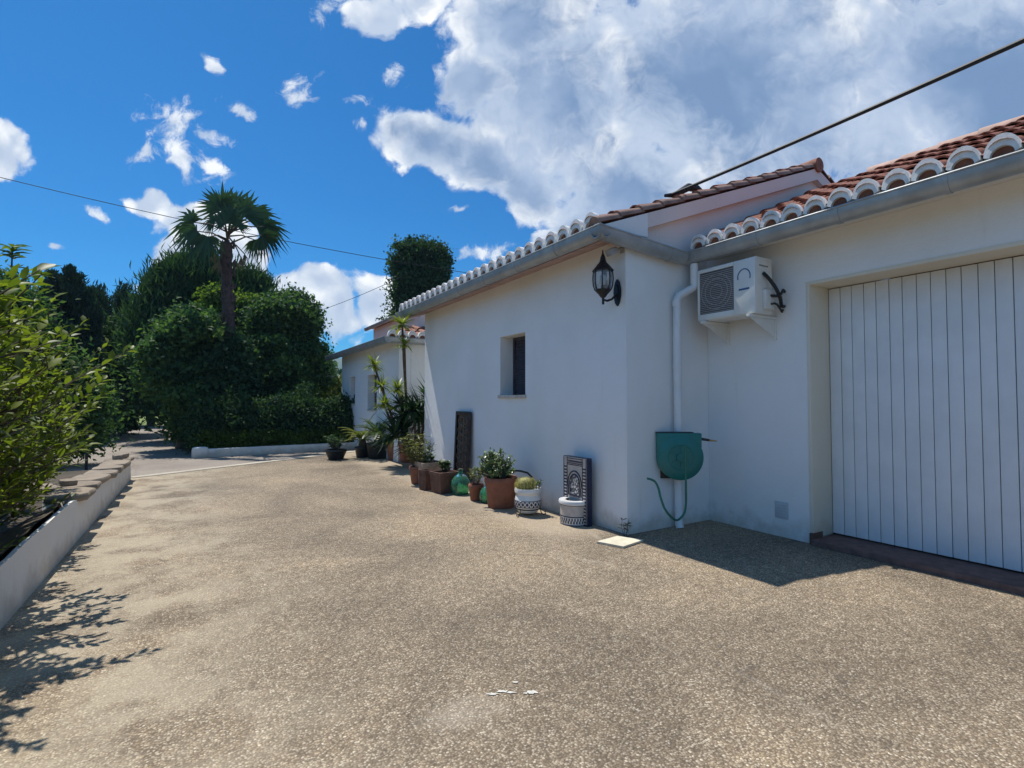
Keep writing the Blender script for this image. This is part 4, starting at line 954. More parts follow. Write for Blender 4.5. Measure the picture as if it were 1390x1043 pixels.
# big terracotta pot with jade plant
def at_pot(px, py, r):
    g = ground(px, py); d = Vector((g.x, g.y, 0)).normalized(); return g + d * r
c = at_pot(680, 692, 0.19)
jp = thing('potted_jade_plant', 'largest terracotta pot holding a bushy jade plant', 'potted plant', c)
b = MB(); b.lathe(pot_profile(0.235, 0.185, 0.42, 0.022, 0.075), c, 36); b.build('pot', M['pot'], jp); soil_disc('soil', c, 0.20, 0.37, jp)
b = MB(); P = []; D = []
for i in range(70):
    th = random.uniform(0, 2 * math.pi); ph = random.uniform(0.15, 1.45); rr = random.uniform(0.22, 0.36)
    tip = c + Vector((rr * math.cos(th) * math.sin(ph) - 0.06, rr * math.sin(th) * math.sin(ph) + 0.05, 0.42 + rr * 1.08 * math.cos(ph)))
    base = c + Vector((0.03 * math.cos(th), 0.03 * math.sin(th), 0.37)); mid = base.lerp(tip, .55) + Vector((random.gauss(0, .02), random.gauss(0, .02), 0.02))
    b.tube([base, mid, tip], [0.014, 0.010, 0.005], 5)
    for k in range(26):
        t = random.uniform(0.45, 1.05); p = base.lerp(mid, min(1, t * 2)) if t < .5 else mid.lerp(tip, t * 2 - 1)
        d = rand_dirs(1)[0]; P.append(tuple(p + Vector(d) * 0.006)); D.append(tuple(d + np.array([0, 0, .35])))
b.build('stems', M['twig'], jp); n = len(P)
leaves('foliage', np.array(P), D, rand_dirs(n) * .6 + np.array([0, 0, 1]), 0.042 * (0.7 + .6 * RNG.random(n)), 0.026, M['lf_jade'], jp, shape='leaf', fold=0.05)

# green glass demijohns
def demijohn(px, py, r, label):
    c = at_pot(px, py, r * 0.8)
    g = thing('glass_demijohn', label, 'glass bottle', c, 'green glass demijohns')
    b = MB(); pr = [(0, 0.012), (r * .6, 0.0), (r * .8, 0.012), (r * .97, r * .55), (r, r * .95), (r * .90, r * 1.45), (r * .62, r * 1.85), (r * .30, r * 2.05), (r * .22, r * 2.2), (r * .22, r * 2.42), (r * .27, r * 2.45), (r * .27, r * 2.55), (r * .2, r * 2.55)]
    inn = [(max(0, x - 0.008), z + 0.006) for x, z in pr[::-1][1:]]
    b.lathe(pr + inn, c, 36); b.build('bottle', M['greenglass'], g)
    b = MB(); b.lathe([(0, r * 2.35), (r * .17, r * 2.35), (r * .19, r * 2.62), (0, r * 2.63)], c, 14); b.build('cork', M['potbrown'], g); return g
demijohn(625, 673, 0.155, 'green glass demijohn bottle left of the small terracotta pot')
demijohn(661, 684, 0.115, 'green glass bottle mostly hidden between the small pot and the largest pot')
# small terracotta pot
c = at_pot(646, 681, 0.085)
sp_ = thing('potted_seedling', 'small terracotta pot with pale thin stems between two green bottles', 'potted plant', c)
b = MB(); b.lathe(pot_profile(0.115, 0.082, 0.245, 0.012, 0.05), c, 28); b.build('pot', M['pot'], sp_); soil_disc('soil', c, 0.095, 0.205, sp_)
stemmy(sp_, c, 0.21, 16, 0.27, 0.15, None, 0.05, 0.014, M['lf_spindly'], per=16, twig_r=0.004)
# square pots
c = at_pot(603, 671, 0.17)
q1 = thing('square_planter', 'brown square clay planter in front with a small leafy succulent', 'planter', c)
b = MB(); sq_pot(b, c, 0.36, 0.34, 0.34, 0.84, R(8)); b.build('pot', M['potbrown'], q1)
b = MB(); b.box((c.x - .155, c.y - .15, 0.25), (c.x + .155, c.y + .15, 0.3), 0, 0, Matrix.Rotation(R(8), 3, 'Z')); b.build('soil', M['soil'], q1)
stemmy(q1, (c.x + .02, c.y + .03), 0.30, 14, 0.20, 0.10, None, 0.06, 0.035, M['lf_cycad'], per=14, name='foliage')
c = at_pot(590, 662, 0.17) + Vector((-0.02, 0.22, 0))
q2 = thing('square_planter', 'pale rimmed square planter standing just behind the brown square planter', 'planter', c)
b = MB(); sq_pot(b, c, 0.40, 0.36, 0.40, 0.80, R(4), 0, 0.07); b.build('pot', M['potpale'], q2)
b = MB(); b.box((c.x - .17, c.y - .15, 0.30), (c.x + .17, c.y + .15, 0.35), 0, 0, Matrix.Rotation(R(4), 3, 'Z')); b.build('soil', M['soil'], q2)
stemmy(q2, c, 0.33, 9, 0.22, 0.13, None, 0.055, 0.03, M['lf_cycad'], per=14)
c = at_pot(578, 666, 0.08)
b = MB(); sq_pot(b, c, 0.17, 0.17, 0.33, 0.9, R(20)); tag(b.build('clay_block', M['potbrown'], None, c), 'narrow dark clay pot squeezed left of the square planters', 'pot')
# spindly plant
c = at_pot(568, 658, 0.13)
s1 = thing('potted_shrublet', 'round terracotta pot with spindly pale green stems before the lit wall edge', 'potted plant', c)
b = MB(); b.lathe(pot_profile(0.17, 0.125, 0.31, 0.016, 0.055), c, 30); b.build('pot', M['pot'], s1); soil_disc('soil', c, 0.145, 0.26, s1)
stemmy(s1, c, 0.27, 34, 0.62, 0.34, None, 0.085, 0.018, M['lf_spindly'], per=20, twig_r=0.005)
# two terracotta tubs in the recess carrying the tall yuccas
def rosette(P, D, Nn, Ls, c, n, L, droop=0.2):
    for i in range(n):
        th = random.uniform(0, 2 * math.pi); el = math.asin(random.uniform(-0.35, 0.98))
        d = Vector((math.cos(th) * math.cos(el), math.sin(th) * math.cos(el), math.sin(el)))
        P.append(tuple(Vector(c) + d * 0.02)); D.append(tuple(d)); Nn.append((0, 0, 1) if abs(d.z) < .9 else (1, 0, 0)); Ls.append(L * random.uniform(.75, 1.1))
def yucca(px, py, potpx_w, trunks, label, potlabel=True, potr=0.22):
    c = at_pot(px, py, potr)
    t = thing('potted_yucca', label, 'potted yucca', c)
    b = MB(); b.lathe(pot_profile(potr, potr * .74, 0.46, 0.02, 0.07), c, 30); b.build('pot', M['pot'], t); soil_disc('soil', c, potr * .85, 0.40, t)
    P = []; D = []; Nn = []; Ls = []
    for (tx, ty, X, n, L) in trunks:
        tip = onX(tx, ty, X); b = MB(); base = c + Vector((random.uniform(-.06, .06), random.uniform(-.06, .06), 0.38))
        m1 = base.lerp(tip, .35) + Vector((0.02, -0.05, 0.12)); m2 = base.lerp(tip, .7) + Vector((0, -.03, .06))
        b.tube([base, m1, m2, tip], [0.035, 0.03, 0.026, 0.022], 8); b.build('trunk', M['bark'], t); rosette(P, D, Nn, Ls, tip, n, L)
    leaves('foliage', np.array(P), D, Nn, np.array(Ls), 0.034, M['lf_yucca'], t, shape='blade', bend=0.28, fold=0); return t
yucca(536, 626, 24, [(508, 497, 3.42, 90, 0.34), (518, 524, 3.42, 90, 0.33), (521, 549, 3.35, 80, 0.30)], 'terracotta tub with a leaning yucca of three bare trunks before the far windows')
yucca(553, 629, 24, [(549, 468, 3.55, 44, 0.26), (540, 528, 3.6, 80, 0.31), (546, 441, 3.5, 80, 0.34)], 'terracotta tub with the tallest straight yucca touching the far roof edge')
# dark agave clump filling the recess
cg = Vector((4.22, 11.0, 0))
ag = thing('agave_clump', 'dark green clump of broad spiky leaves filling the recess between the two wings', 'plant', cg)
P = []; D = []; Nn = []; Ls = []
for (dx, dy, z, n, L) in ((0, 0, 1.1, 90, .75), (-.3, .2, 0.8, 70, .7), (.1, -.25, 1.5, 70, .6), (-.1, .1, .45, 70, .6), (.35, .3, 1.0, 60, .7), (-.25, -.2, 1.25, 60, .55), (-.45, .35, 0.7, 70, .65), (-.4, .05, 1.15, 60, .6), (-.3, .45, 1.4, 50, .5)):
    rosette(P, D, Nn, Ls, cg + Vector((dx, dy, z)), n, L)
leaves('foliage', np.array(P), D, Nn, np.array(Ls), 0.06, M['lf_dark'], ag, shape='blade', bend=0.3, fold=0)
b = MB(); branches(b, cg, [cg + Vector((0, 0, 1.1)), cg + Vector((-.3, .2, .8)), cg + Vector((.1, -.25, 1.5)), cg + Vector((.35, .3, 1.0)), cg + Vector((-.25, -.2, 1.25)), cg + Vector((-.1, .1, .5))], 0.05, 3, 0.03); b.build('stems', M['bark'], ag)

# cycads in black tubs
def cycad(px, py, potr, poth, z_add, nf, L, label, matk='lf_cycad', bias=(0, 0)):
    c = at_pot(px, py, potr)
    t = thing('potted_cycad', label, 'potted cycad', c)
    b = MB(); b.lathe(pot_profile(potr, potr * .78, poth, 0.015, 0.05), c, 28); b.build('pot', M['black'], t); soil_disc('soil', c, potr * .86, poth - 0.05, t)
    b = MB(); b.lathe([(0, poth - .03), (0.09, poth - .03), (0.11, poth + .06), (0.08, poth + .14 + z_add), (0, poth + .16 + z_add)], c, 12); b.build('trunk', M['bark'], t)
    P = []; D = []; Nn = []; Ls = []; b = MB()
    for i in range(nf):
        th = 2 * math.pi * i / nf + random.uniform(-.2, .2); el = random.uniform(0.25, 1.25); pts = []
        o = c + Vector((0, 0, poth + .12 + z_add)); d = Vector((math.cos(th) * math.cos(el) + bias[0], math.sin(th) * math.cos(el) + bias[1], math.sin(el))).normalized(); p = o.copy(); ll = L * random.uniform(.8, 1.1)
        for k in range(11):
            pts.append(p.copy()); p += d * ll / 10; d = (d - Vector((0, 0, 0.13))).normalized()
        b.tube(pts, [0.008 * (1 - k / 14) for k in range(11)], 4)
        for k in range(1, 42):
            f = k / 42 * 10; i0 = min(int(f), 9); q = pts[i0].lerp(pts[i0 + 1], f - i0); tan = (pts[i0 + 1] - pts[i0]).normalized()
            sd = tan.cross(Vector((0, 0, 1))).normalized(); nn = sd.cross(tan)
            for s in (-1, 1):
                P.append(tuple(q)); D.append(tuple(sd * s * .85 + tan * .5 + nn * .22)); Nn.append(tuple(nn)); Ls.append(0.17 * ll * math.sin(math.pi * min(.97, k / 42 * .8 + .2)) ** .7)
    b.build('frond_stalks', M['lf_cycad'] if False else M['twig'], t)
    leaves('fronds', np.array(P), D, Nn, np.array(Ls), 0.016, M[matk], t, shape='diamond', bend=0.06, fold=0.1); return t
cycad(513, 624, 0.30, 0.40, 0.05, 22, 0.85, 'wide black tub with a dark arching cycad below the far windows')
cycad(492, 622, 0.20, 0.28, 0.02, 16, 0.80, 'black tub with a bright yellow green cycad leaning left', 'lf_yellow', (-.25, -.1))
c = at_pot(456, 625, 0.24)
bw_ = thing('potted_shrublet', 'low black bowl with a dull brownish plant at the driveway corner', 'potted plant', c)
b = MB(); b.lathe(pot_profile(0.27, 0.18, 0.25, 0.02, 0.05), c, 28); b.build('pot', M['black'], bw_); soil_disc('soil', c, 0.23, 0.2, bw_)
stemmy(bw_, c, 0.2, 26, 0.40, 0.28, None, 0.08, 0.03, M['lf_dark'], per=18)

# leaning ornamental iron panel
pY1, pY0 = onX(616, 595, 3.98).y, onX(635, 595, 3.98).y; pz = onX(634, 559, 3.98).z
ip = thing('iron_panel', 'tall narrow dark iron panel with scroll lattice leaning on the facade', 'panel', (3.98, (pY0 + pY1) / 2, 0))
tl = Matrix.Rotation(R(2.5), 3, 'Y'); piv = (3.98, 0, 0)
b = MB()
for (ya, yb_, za, zb_) in ((pY0, pY0 + .07, 0, pz), (pY1 - .07, pY1, 0, pz), (pY0 + .07, pY1 - .07, pz - .07, pz), (pY0 + .07, pY1 - .07, 0, .08)):
    b.box((3.96, ya, za), (4.0, yb_, zb_), 0, 0.004, tl, piv)
b.build('frame', M['rust'], ip)
b = MB(); b.box((3.99, pY0 + .05, .05), (3.998, pY1 - .05, pz - .05), 0, 0, tl, piv); b.build('backing', M['panelback'], ip)
b = MB(); pcy = (pY0 + pY1) / 2; hw_ = (pY1 - pY0) / 2 - .09
for k in range(7):
    z0_ = .1 + k * (pz - .2) / 7; dz = (pz - .2) / 7
    for s in (-1, 1):
        b.tube([tl @ (Vector((3.978, pcy + s * hw_ * math.sin(t * math.pi / 10), z0_ + dz * t / 10)) - Vector(piv)) + Vector(piv) for t in range(11)], 0.011, 6)
    b.tube([tl @ (Vector((3.974, pcy + .07 * math.cos(t * math.pi / 6), z0_ + dz / 2 + .07 * math.sin(t * math.pi / 6))) - Vector(piv)) + Vector(piv) for t in range(13)], 0.009, 6)
b.build('scrollwork', M['scroll'], ip)

# beige slab on the paving, weed at the corner, white marks
g = [ground(810, 738), ground(846, 745), ground(873, 736), ground(838, 730.5)]
cen = sum(g, Vector()) / 4
b = MB(); b.prism([(p.x, p.y, 0.003) for p in g], (0, 0, 0.02)); tag(b.build('paving_tile', M['beige'], None, cen), 'loose cream tile lying on the paving at the house corner', 'tile')
wc = ground(849, 727) + Vector((-0.03, -0.03, 0))
wd = thing('weed', 'thin weed growing at the foot of the house corner', 'weed', wc)
stemmy(wd, wc, 0.0, 5, 0.22, 0.06, None, 0.06, 0.014, M['lf_dark'], per=7, twig_r=0.003)
b = MB()
for (px, py, rx, ry) in ((668, 943, 9, 1.6), (682, 939.5, 8, 2.0), (694, 941, 7, 1.5), (722, 940.5, 9, 3.4), (700, 927, 5, 1.4), (714, 942, 4, 1.2)):
    ol = []
    for k in range(14):
        a = 2 * math.pi * k / 14; f = random.uniform(.5, 1.15); q = ground(px + rx * f * math.cos(a), py + ry * f * math.sin(a)); ol.append((q.x, q.y, 0.004))
    b._new(ol, [tuple(range(14))])
o = b.build('paint_marks', M['whitemark'], None, ground(700, 940)); tag(o, 'small white paint splashes on the driveway', 'paint marks'); struct(o)

# ================================================================== VEGETATION
# shrub behind the low wall, sprays of bright pointed leaves
def sprays(parent, centers, n_leaf, L, W, mat, name='foliage', sl=(0.25, 0.55), updir=0.9, rng_out=None):
    P = []; D = []; b = MB()
    for (c, out) in centers:
        ln = random.uniform(*sl); d = (Vector(out) * 0.7 + Vector((random.gauss(0, .4), random.gauss(0, .4), updir))).normalized()
        tip = c + d * ln; b.tube([c, c.lerp(tip, .5) + Vector((random.gauss(0, .015), random.gauss(0, .015), 0)), tip], [0.006, 0.0045, 0.002], 4, cap=False)
        for k in range(n_leaf):
            t = 0.15 + 0.85 * (k + .5) / n_leaf; p = c.lerp(tip, t); th = k * 2.4 + random.gauss(0, .3)
            x = d.cross(Vector((0.3, 0.2, 1))).normalized(); y = d.cross(x)
            P.append(tuple(p)); D.append(tuple((x * math.cos(th) + y * math.sin(th)) * .85 + d * (.55 + .7 * t)))
    n = len(P); s = .7 + .6 * RNG.random(n)
    b.build('twigs', M['twig'], parent)
    return leaves(name, np.array(P), D, rand_dirs(n) * .35 + np.array([0, 0, 1.0]), L * s, W * s, mat, parent, shape='leaf', bend=0.16, fold=0.12)
def lobes_sprays(lobes, n, shell=(0.25, 1.0), zmin=0.3, ok=None):
    out = []
    w = [l[1][0] * l[1][1] * l[1][2] for l in lobes]
    while len(out) < n:
        l = random.choices(lobes, w)[0]; d = Vector(rand_dirs(1)[0]); r = shell[0] + (shell[1] - shell[0]) * random.random() ** .5
        p = Vector((l[0][i] + d[i] * l[1][i] * r for i in range(3)))
        if p.z < zmin or (ok and not ok(p)): continue
        out.append((p, d))
    return out
shr = thing('leafy_shrub', 'bright yellow green leafy shrub overhanging the low white wall', 'shrub', (-2.3, 6.0, 0.25))
lb = [((-2.1, 6.9, 1.05), (0.95, 1.1, 0.62)), ((-1.70, 7.2, 0.85), (0.62, 0.9, 0.50)), ((-2.6, 5.6, 1.35), (0.9, 1.0, 0.8)), ((-2.0, 4.7, 1.15), (0.9, 1.1, 0.75)), ((-1.6, 5.4, 1.30), (0.60, 1.0, 0.45)), ((-3.2, 6.8, 1.5), (0.9, 1.0, 0.75)), ((-1.5, 4.3, 1.6), (0.55, 0.7, 0.6)), ((-1.5, 3.3, 1.5), (0.6, 0.8, 0.6)), ((-2.0, 6.1, 1.75), (0.35, 0.4, 0.35)), ((-1.2, 5.1, 1.40), (0.42, 0.95, 0.55)), ((-1.25, 4.3, 1.7), (0.5, 0.8, 0.6)), ((-1.3, 3.4, 1.7), (0.5, 0.8, 0.6)), ((-1.1, 2.7, 1.75), (0.5, 0.9, 0.6))]
def okf(p):
    if (p.x > -1.2 and p.z < 0.62) or p.x > -0.62: return False
    d = p.x * _sy + p.y * _cy; px = PCX + FPX * (p.x * _cy - p.y * _sy) / d; py = 543 - FPX * (p.z - EYE) / d
    if px > -25 and p.y < 4.35: return False
    if px < -60: return px < -400 or py > 425
    return (py > (468 if px < 62 else 430 + px * 0.62) and px < 98 - max(0, py - 590) * 0.6)
sprays(shr, lobes_sprays(lb, 1850, (0.2, 1.0), 0.35, okf) + lobes_sprays([((-1.5, 6.0, 0.62), (0.30, 1.3, 0.3)), ((-1.55, 4.2, 0.65), (0.3, 1.2, 0.3))], 200, (0.1, 1), 0.4, okf), 13, 0.078, 0.036, M['lf_shrub'])
b = MB(); branches(b, (-2.3, 6.0, 0.2), [Vector(l[0]) + Vector((random.uniform(-.4, .4), random.uniform(-.5, .5), random.uniform(-.2, .6))) for l in lb for _ in range(4)], 0.035, 4, 0.08); b.build('branches', M['bark'], shr)
# tall shoot with a tuft of large leaves
st = onX(17, 335, -1.95); shoot = thing('young_tree', 'single tall thin shoot topped with a rosette of large leaves above the shrub', 'young tree', (st.x, st.y, 0.25))
b = MB(); b.tube([(st.x - 0.02, st.y + .03, 0.25), (st.x + .03, st.y, 1.3), (st.x - .01, st.y, 2.1), (st.x, st.y, st.z + 0.02)], [0.022, 0.018, 0.013, 0.008], 8); b.build('stem', M['bark'], shoot)
P = []; D = []
for k in range(22):
    th = k * 2.4; zz0 = st.z - 0.16 * (k / 22) ; P.append((st.x, st.y, zz0)); D.append((math.cos(th), math.sin(th), random.uniform(0.0, .7)))
for k in range(8):
    th = k * 2.1; P.append((st.x, st.y, st.z - .25 - .06 * k)); D.append((math.cos(th), math.sin(th), .1))
n = len(P); leaves('foliage', np.array(P), D, np.tile([0, 0, 1.0], (n, 1)), 0.17 * (.7 + .5 * RNG.random(n)), 0.06, M['lf_shrub'], shoot, shape='leaf', bend=0.2)

def tree(name, label, cat, base, lobes, n_clump, per, spread, L, W, mat, trunk_r=0.16, shape='diamond', shell=(0.35, 1.0), up=0.3, group=None, bark='bark', zmin=0.1):
    t = thing(name, label, cat, base, group)
    foliage('crown', lobes, n_clump, per, spread, L, W, M[mat], t, shape, shell, up, zmin)
    b = MB(); tips = [Vector(l[0]) + Vector((0, 0, l[1][2] * .45)) for l in lobes[:9]]; fork = Vector(base) + Vector((0, 0, max(0.4, min(t.z for t in tips) * .35)))
    b.tube([Vector(base) - Vector((0, 0, .1)), Vector(base) + Vector((0.02, 0, 0.15)), fork], [trunk_r * 1.35, trunk_r * 1.05, trunk_r * .85], 10)
    branches(b, fork, tips, trunk_r * .6, 4, 0.12); b.build('trunk', M[bark], t); return t
def lobes_px(specs, Y, ry=None):
    """ellipsoids given by where they stand: direction of centre, half sizes in pixels at depth Y"""
    out = []
    for (px, py, rx, ry_, dY) in specs:
        c = onY(px, py, Y + dY); k = (c.x * _sy + c.y * _cy) / FPX
        out.append((tuple(c), (rx * k, max(rx, ry_) * k * 0.8, ry_ * k)))
    return out
def boughs(cx, cy, hx, hy, n, rx=(11, 19), ry=(5, 9), dY=1.6):
    """flattened leafy boughs scattered through an egg-shaped outline"""
    out = []
    while len(out) < n:
        a, r = random.uniform(0, 6.283), math.sqrt(random.random()); u, v = r * math.cos(a), r * math.sin(a)
        q = random.uniform(*rx); out.append((cx + u * (hx - q * .5), cy + v * hy, q, random.uniform(*ry), random.uniform(-dY, dY * .4) * (1 - .3 * abs(u))))
    return out
def basept(px, Y): p = onY(px, 560, Y); return (p.x, p.y, -0.03)

# pointed conifer clump at the left
def conifer(px, top, w, Y, label, mat='lf_conifer', n=16, group=None, bottom=590):
    h = bottom - top; sp = []
    for k in range(n):
        f = (k + .5) / n; hw = w * (0.25 + 0.75 * min(1, (f * 1.25))) * (1 if f < .8 else .9)
        for q in range(2): sp.append((px + random.uniform(-.55, .55) * hw, top + h * f + random.uniform(-6, 6), hw * .55, h / n * 1.7, random.uniform(-.5, .5)))
    L = lobes_px(sp, Y)
    return tree('conifer', label, 'conifer', basept(px, Y), L, 900, 26, 0.13, 0.26, 0.055, mat, 0.14, shell=(0.3, 1.0), up=1.6, group=group)
def plume(px, top, w, Y, label, tips):
    sp = []
    for (tx, ty, tw) in tips:
        for k in range(8):
            f = k / 7; sp.append((tx + random.uniform(-1, 1), ty + 8 + f * 90, tw * (0.22 + 1.3 * f), 12, random.uniform(-.4, .4)))
    sp += [(px, 510, w * .9, 62, 0), (px - w * .4, 530, w * .7, 50, .3), (px + w * .4, 530, w * .7, 50, .3)]
    L = lobes_px(sp, Y)
    return tree('conifer', label, 'conifer', basept(px, Y), L, 2400, 26, 0.075, 0.19, 0.05, 'lf_conifer', 0.2, shell=(0.1, 0.7), up=2.6)
plume(92, 365, 42, 24, 'tallest dark blue green conifer with several pointed tips left of the lane', [(62, 384, 5), (71, 371, 5), (83, 379, 4), (94, 364, 6), (107, 373, 5), (119, 391, 5), (51, 398, 5), (128, 410, 5)])
conifer(134, 402, 15, 27, 'ragged thin conifer just right of the multi tipped conifer', n=14)
conifer(166, 401, 15, 29, 'slim dark pointed cypress standing between the conifers and the large tree', n=14)
# shaded trees along the lane
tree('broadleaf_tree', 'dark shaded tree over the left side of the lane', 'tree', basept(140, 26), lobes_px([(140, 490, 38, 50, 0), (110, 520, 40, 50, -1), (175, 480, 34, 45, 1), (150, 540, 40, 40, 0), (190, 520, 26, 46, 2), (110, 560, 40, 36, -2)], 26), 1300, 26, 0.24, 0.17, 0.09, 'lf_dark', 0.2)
tree('broadleaf_tree', 'dense dark shrubby tree behind the leafy shrub at the left edge', 'tree', basept(20, 15), lobes_px([(95, 530, 26, 34, 0), (110, 555, 30, 36, 0), (60, 510, 36, 36, 0), (14, 450, 34, 50, 0), (-40, 440, 60, 80, 0), (30, 530, 60, 46, 0), (100, 585, 34, 28, .5), (4, 410, 20, 36, .5)], 15), 1500, 26, 0.20, 0.12, 0.055, 'lf_broad', 0.16)
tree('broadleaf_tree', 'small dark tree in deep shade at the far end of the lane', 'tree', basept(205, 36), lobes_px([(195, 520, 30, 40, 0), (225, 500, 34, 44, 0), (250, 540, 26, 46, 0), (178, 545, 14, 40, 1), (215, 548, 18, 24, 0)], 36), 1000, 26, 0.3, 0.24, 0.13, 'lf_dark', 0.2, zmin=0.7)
# big grove behind the hedge
tree('pine_tree', 'large pine with upright feathery shoots left of the palm trunk', 'pine tree', basept(245, 24), lobes_px([(264, 384, 34, 22, 0), (232, 400, 22, 26, 0), (288, 376, 20, 20, 0), (216, 424, 20, 34, 0), (252, 424, 36, 30, 0), (203, 455, 18, 36, -.5), (240, 480, 46, 44, -.5), (290, 430, 36, 46, 0), (325, 398, 18, 20, .5), (347, 398, 14, 18, .8), (222, 390, 9, 16, 0), (246, 372, 9, 16, 0), (276, 362, 9, 14, 0), (336, 384, 7, 14, .6)], 24), 1900, 34, 0.24, 0.36, 0.05, 'lf_pine', 0.28, up=1.9)
tree('broadleaf_tree', 'broad leafy tree with a rounded crown right of the palm trunk', 'tree', basept(385, 20.5), lobes_px([(384, 412, 18, 10, 0), (400, 408, 12, 8, .3), (416, 436, 12, 9, .3), (424, 470, 11, 9, .3), (432, 500, 10, 9, .4)] + boughs(383, 470, 54, 60, 30) + boughs(398, 528, 50, 20, 12), 20.5), 1250, 44, 0.19, 0.15, 0.095, 'lf_broad', 0.2, shell=(0.1, 1.0))
tree('broadleaf_tree', 'shaded tree with hanging branches at the right side of the lane', 'tree', basept(250, 19.3), lobes_px([(232, 446, 14, 8, .3), (256, 432, 14, 8, 0), (276, 440, 12, 8, 0)] + boughs(246, 492, 50, 56, 30) + boughs(262, 565, 22, 30, 10, (8, 13), (6, 9), .8), 19.3), 1150, 44, 0.18, 0.15, 0.09, 'lf_broad', 0.2, shell=(0.1, 1.0))
tree('broadleaf_tree', 'small leafy crown glowing yellow green against the palm trunk', 'tree', basept(300, 21.5), lobes_px([(298, 412, 16, 18, 0), (290, 434, 18, 18, 0), (338, 420, 14, 16, 0), (344, 452, 12, 16, -.5), (326, 436, 16, 24, .3)], 21.5), 420, 36, 0.16, 0.14, 0.09, 'lf_glow', 0.1)
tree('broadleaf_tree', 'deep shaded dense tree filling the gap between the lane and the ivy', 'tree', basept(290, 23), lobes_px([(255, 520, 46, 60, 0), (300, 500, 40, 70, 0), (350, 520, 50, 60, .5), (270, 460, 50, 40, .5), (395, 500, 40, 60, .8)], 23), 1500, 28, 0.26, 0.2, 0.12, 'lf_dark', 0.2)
tree('broadleaf_tree', 'small rounded treetop peeping out near the far hill', 'tree', basept(432, 26), lobes_px([(432, 500, 12, 16, 0), (425, 520, 18, 22, 0), (440, 528, 12, 16, 0)], 26), 400, 30, 0.18, 0.17, 0.09, 'lf_broad', 0.12)
# ivy column on the palm trunk
YP = 18.6; pb = onY(312, 560, YP)
ivy = thing('ivy_column', 'tall dark mass of ivy climbing the lower palm trunk', 'ivy', (pb.x, pb.y - 0.1, -0.03))
foliage('ivy_leaves', lobes_px([(314, 476, 16, 18, 0), (316, 500, 22, 30, 0), (318, 530, 28, 40, 0), (318, 575, 30, 40, 0), (300, 520, 18, 50, .2)], YP), 1300, 28, 0.15, 0.13, 0.09, M['lf_dark'], ivy, 'leaf', (0.45, 1.0))
b = MB(); branches(b, (pb.x, pb.y - .35, 0), [(pb.x + random.uniform(-.3, .3), pb.y - .4, random.uniform(2, 4)) for _ in range(5)], 0.03, 5, 0.08); b.build('vines', M['bark'], ivy)

# fan palm
pt_ = onY(309, 330, YP); palm = thing('fan_palm', 'tall fan palm with a bare reddish trunk rising above the grove', 'palm', (pb.x, pb.y, -0.03))
kpx = (pt_.x * _sy + pt_.y * _cy) / FPX
b = MB(); npts = 26; pts = []; rs = []
for i in range(npts):
    f = i / (npts - 1); p = Vector((pb.x, pb.y, 0)).lerp(pt_, f); pts.append(p + Vector((0.04 * math.sin(f * 5), 0, 0))); rs.append((8.0 - 1.6 * f + (0.9 if f > .92 else 0) + random.uniform(-.5, .5)) * kpx)
b.tube(pts, rs, 16)
for i in range(90):     # old leaf bases
    f = random.uniform(0.45, 1.0); p = Vector((pb.x, pb.y, 0)).lerp(pt_, f); a = random.uniform(0, 6.28); e = Vector((math.cos(a), math.sin(a), 0)); r0 = 7.2 * kpx
    b.tube([p + e * r0, p + e * (r0 + .05) + Vector((0, 0, .16))], [0.05, 0.015], 5)
b.build('trunk', M['palmbark'], palm)
P = []; D = []; Nn = []; Ls = []; Ws = []; RN = []; BN = []
stalk = MB()
def fan(tx, ty, rad_px, dY, ang, dry=False, nseg=32, half=92, face=None):
    """a pleated fan leaf: stalk from crown to hub, blade segments spreading about direction ang (deg in the upright plane)"""
    hub = onY(tx, ty, YP + dY); o = pt_ + Vector((0, 0, random.uniform(-.1, .35)))
    mid = o.lerp(hub, .5) + Vector((0, 0, 0.10)); stalk.tube([o, mid, hub], [0.03, 0.022, 0.016], 5)
    rightv = Vector((_cy, -_sy, 0)); upv = Vector((0, 0, 1)); fw_ = Vector((_sy, _cy, 0))
    half = half if half < 60 else random.uniform(88, 135)
    a0 = R(ang); main = rightv * math.cos(a0) + upv * math.sin(a0); side = (-rightv * math.sin(a0) + upv * math.cos(a0))
    tiltv = fw_ * random.uniform(-.5, .5) * (1 if dY >= 0 else -1)
    nrm = (fw_ + main * random.uniform(-.4, .4) + side * random.uniform(-.4, .4)).normalized()
    for k in range(nseg):
        t = R(-half + 2 * half * (k + .5) / nseg + random.uniform(-2, 2)); dd = main * math.cos(t) + side * math.sin(t) + tiltv * (.35 * math.cos(t)) + nrm * (0.12 * (-1) ** k)
        ll = 1.10 * rad_px * kpx * (0.72 + .28 * math.cos(t * .9)) * random.uniform(.72, 1.12)
        P.append(tuple(hub)); D.append(tuple(dd)); Nn.append(tuple(nrm)); Ls.append(ll); BN.append((0.20 if 60 < ang < 125 else 0.50) * random.uniform(.8, 1.2)); Ws.append(ll * 0.105); RN.append(random.uniform(0.1, .9))
for args in [(302, 284, 38, -.5, 112), (318, 282, 36, .3, 84), (331, 292, 36, -.6, 62), (312, 298, 30, -.8, 96),
             (344, 298, 40, .3, 30), (360, 308, 32, -.2, -8), (356, 320, 32, -.5, -44), (350, 290, 30, .5, 50), (346, 326, 22, .3, -80), (322, 306, 22, -.9, 70), (306, 304, 22, -.8, 120), (292, 300, 24, .5, 140),
             (262, 302, 36, .2, 160), (267, 314, 32, -.4, -146), (282, 322, 28, -.6, -104)]:
    fan(*args)
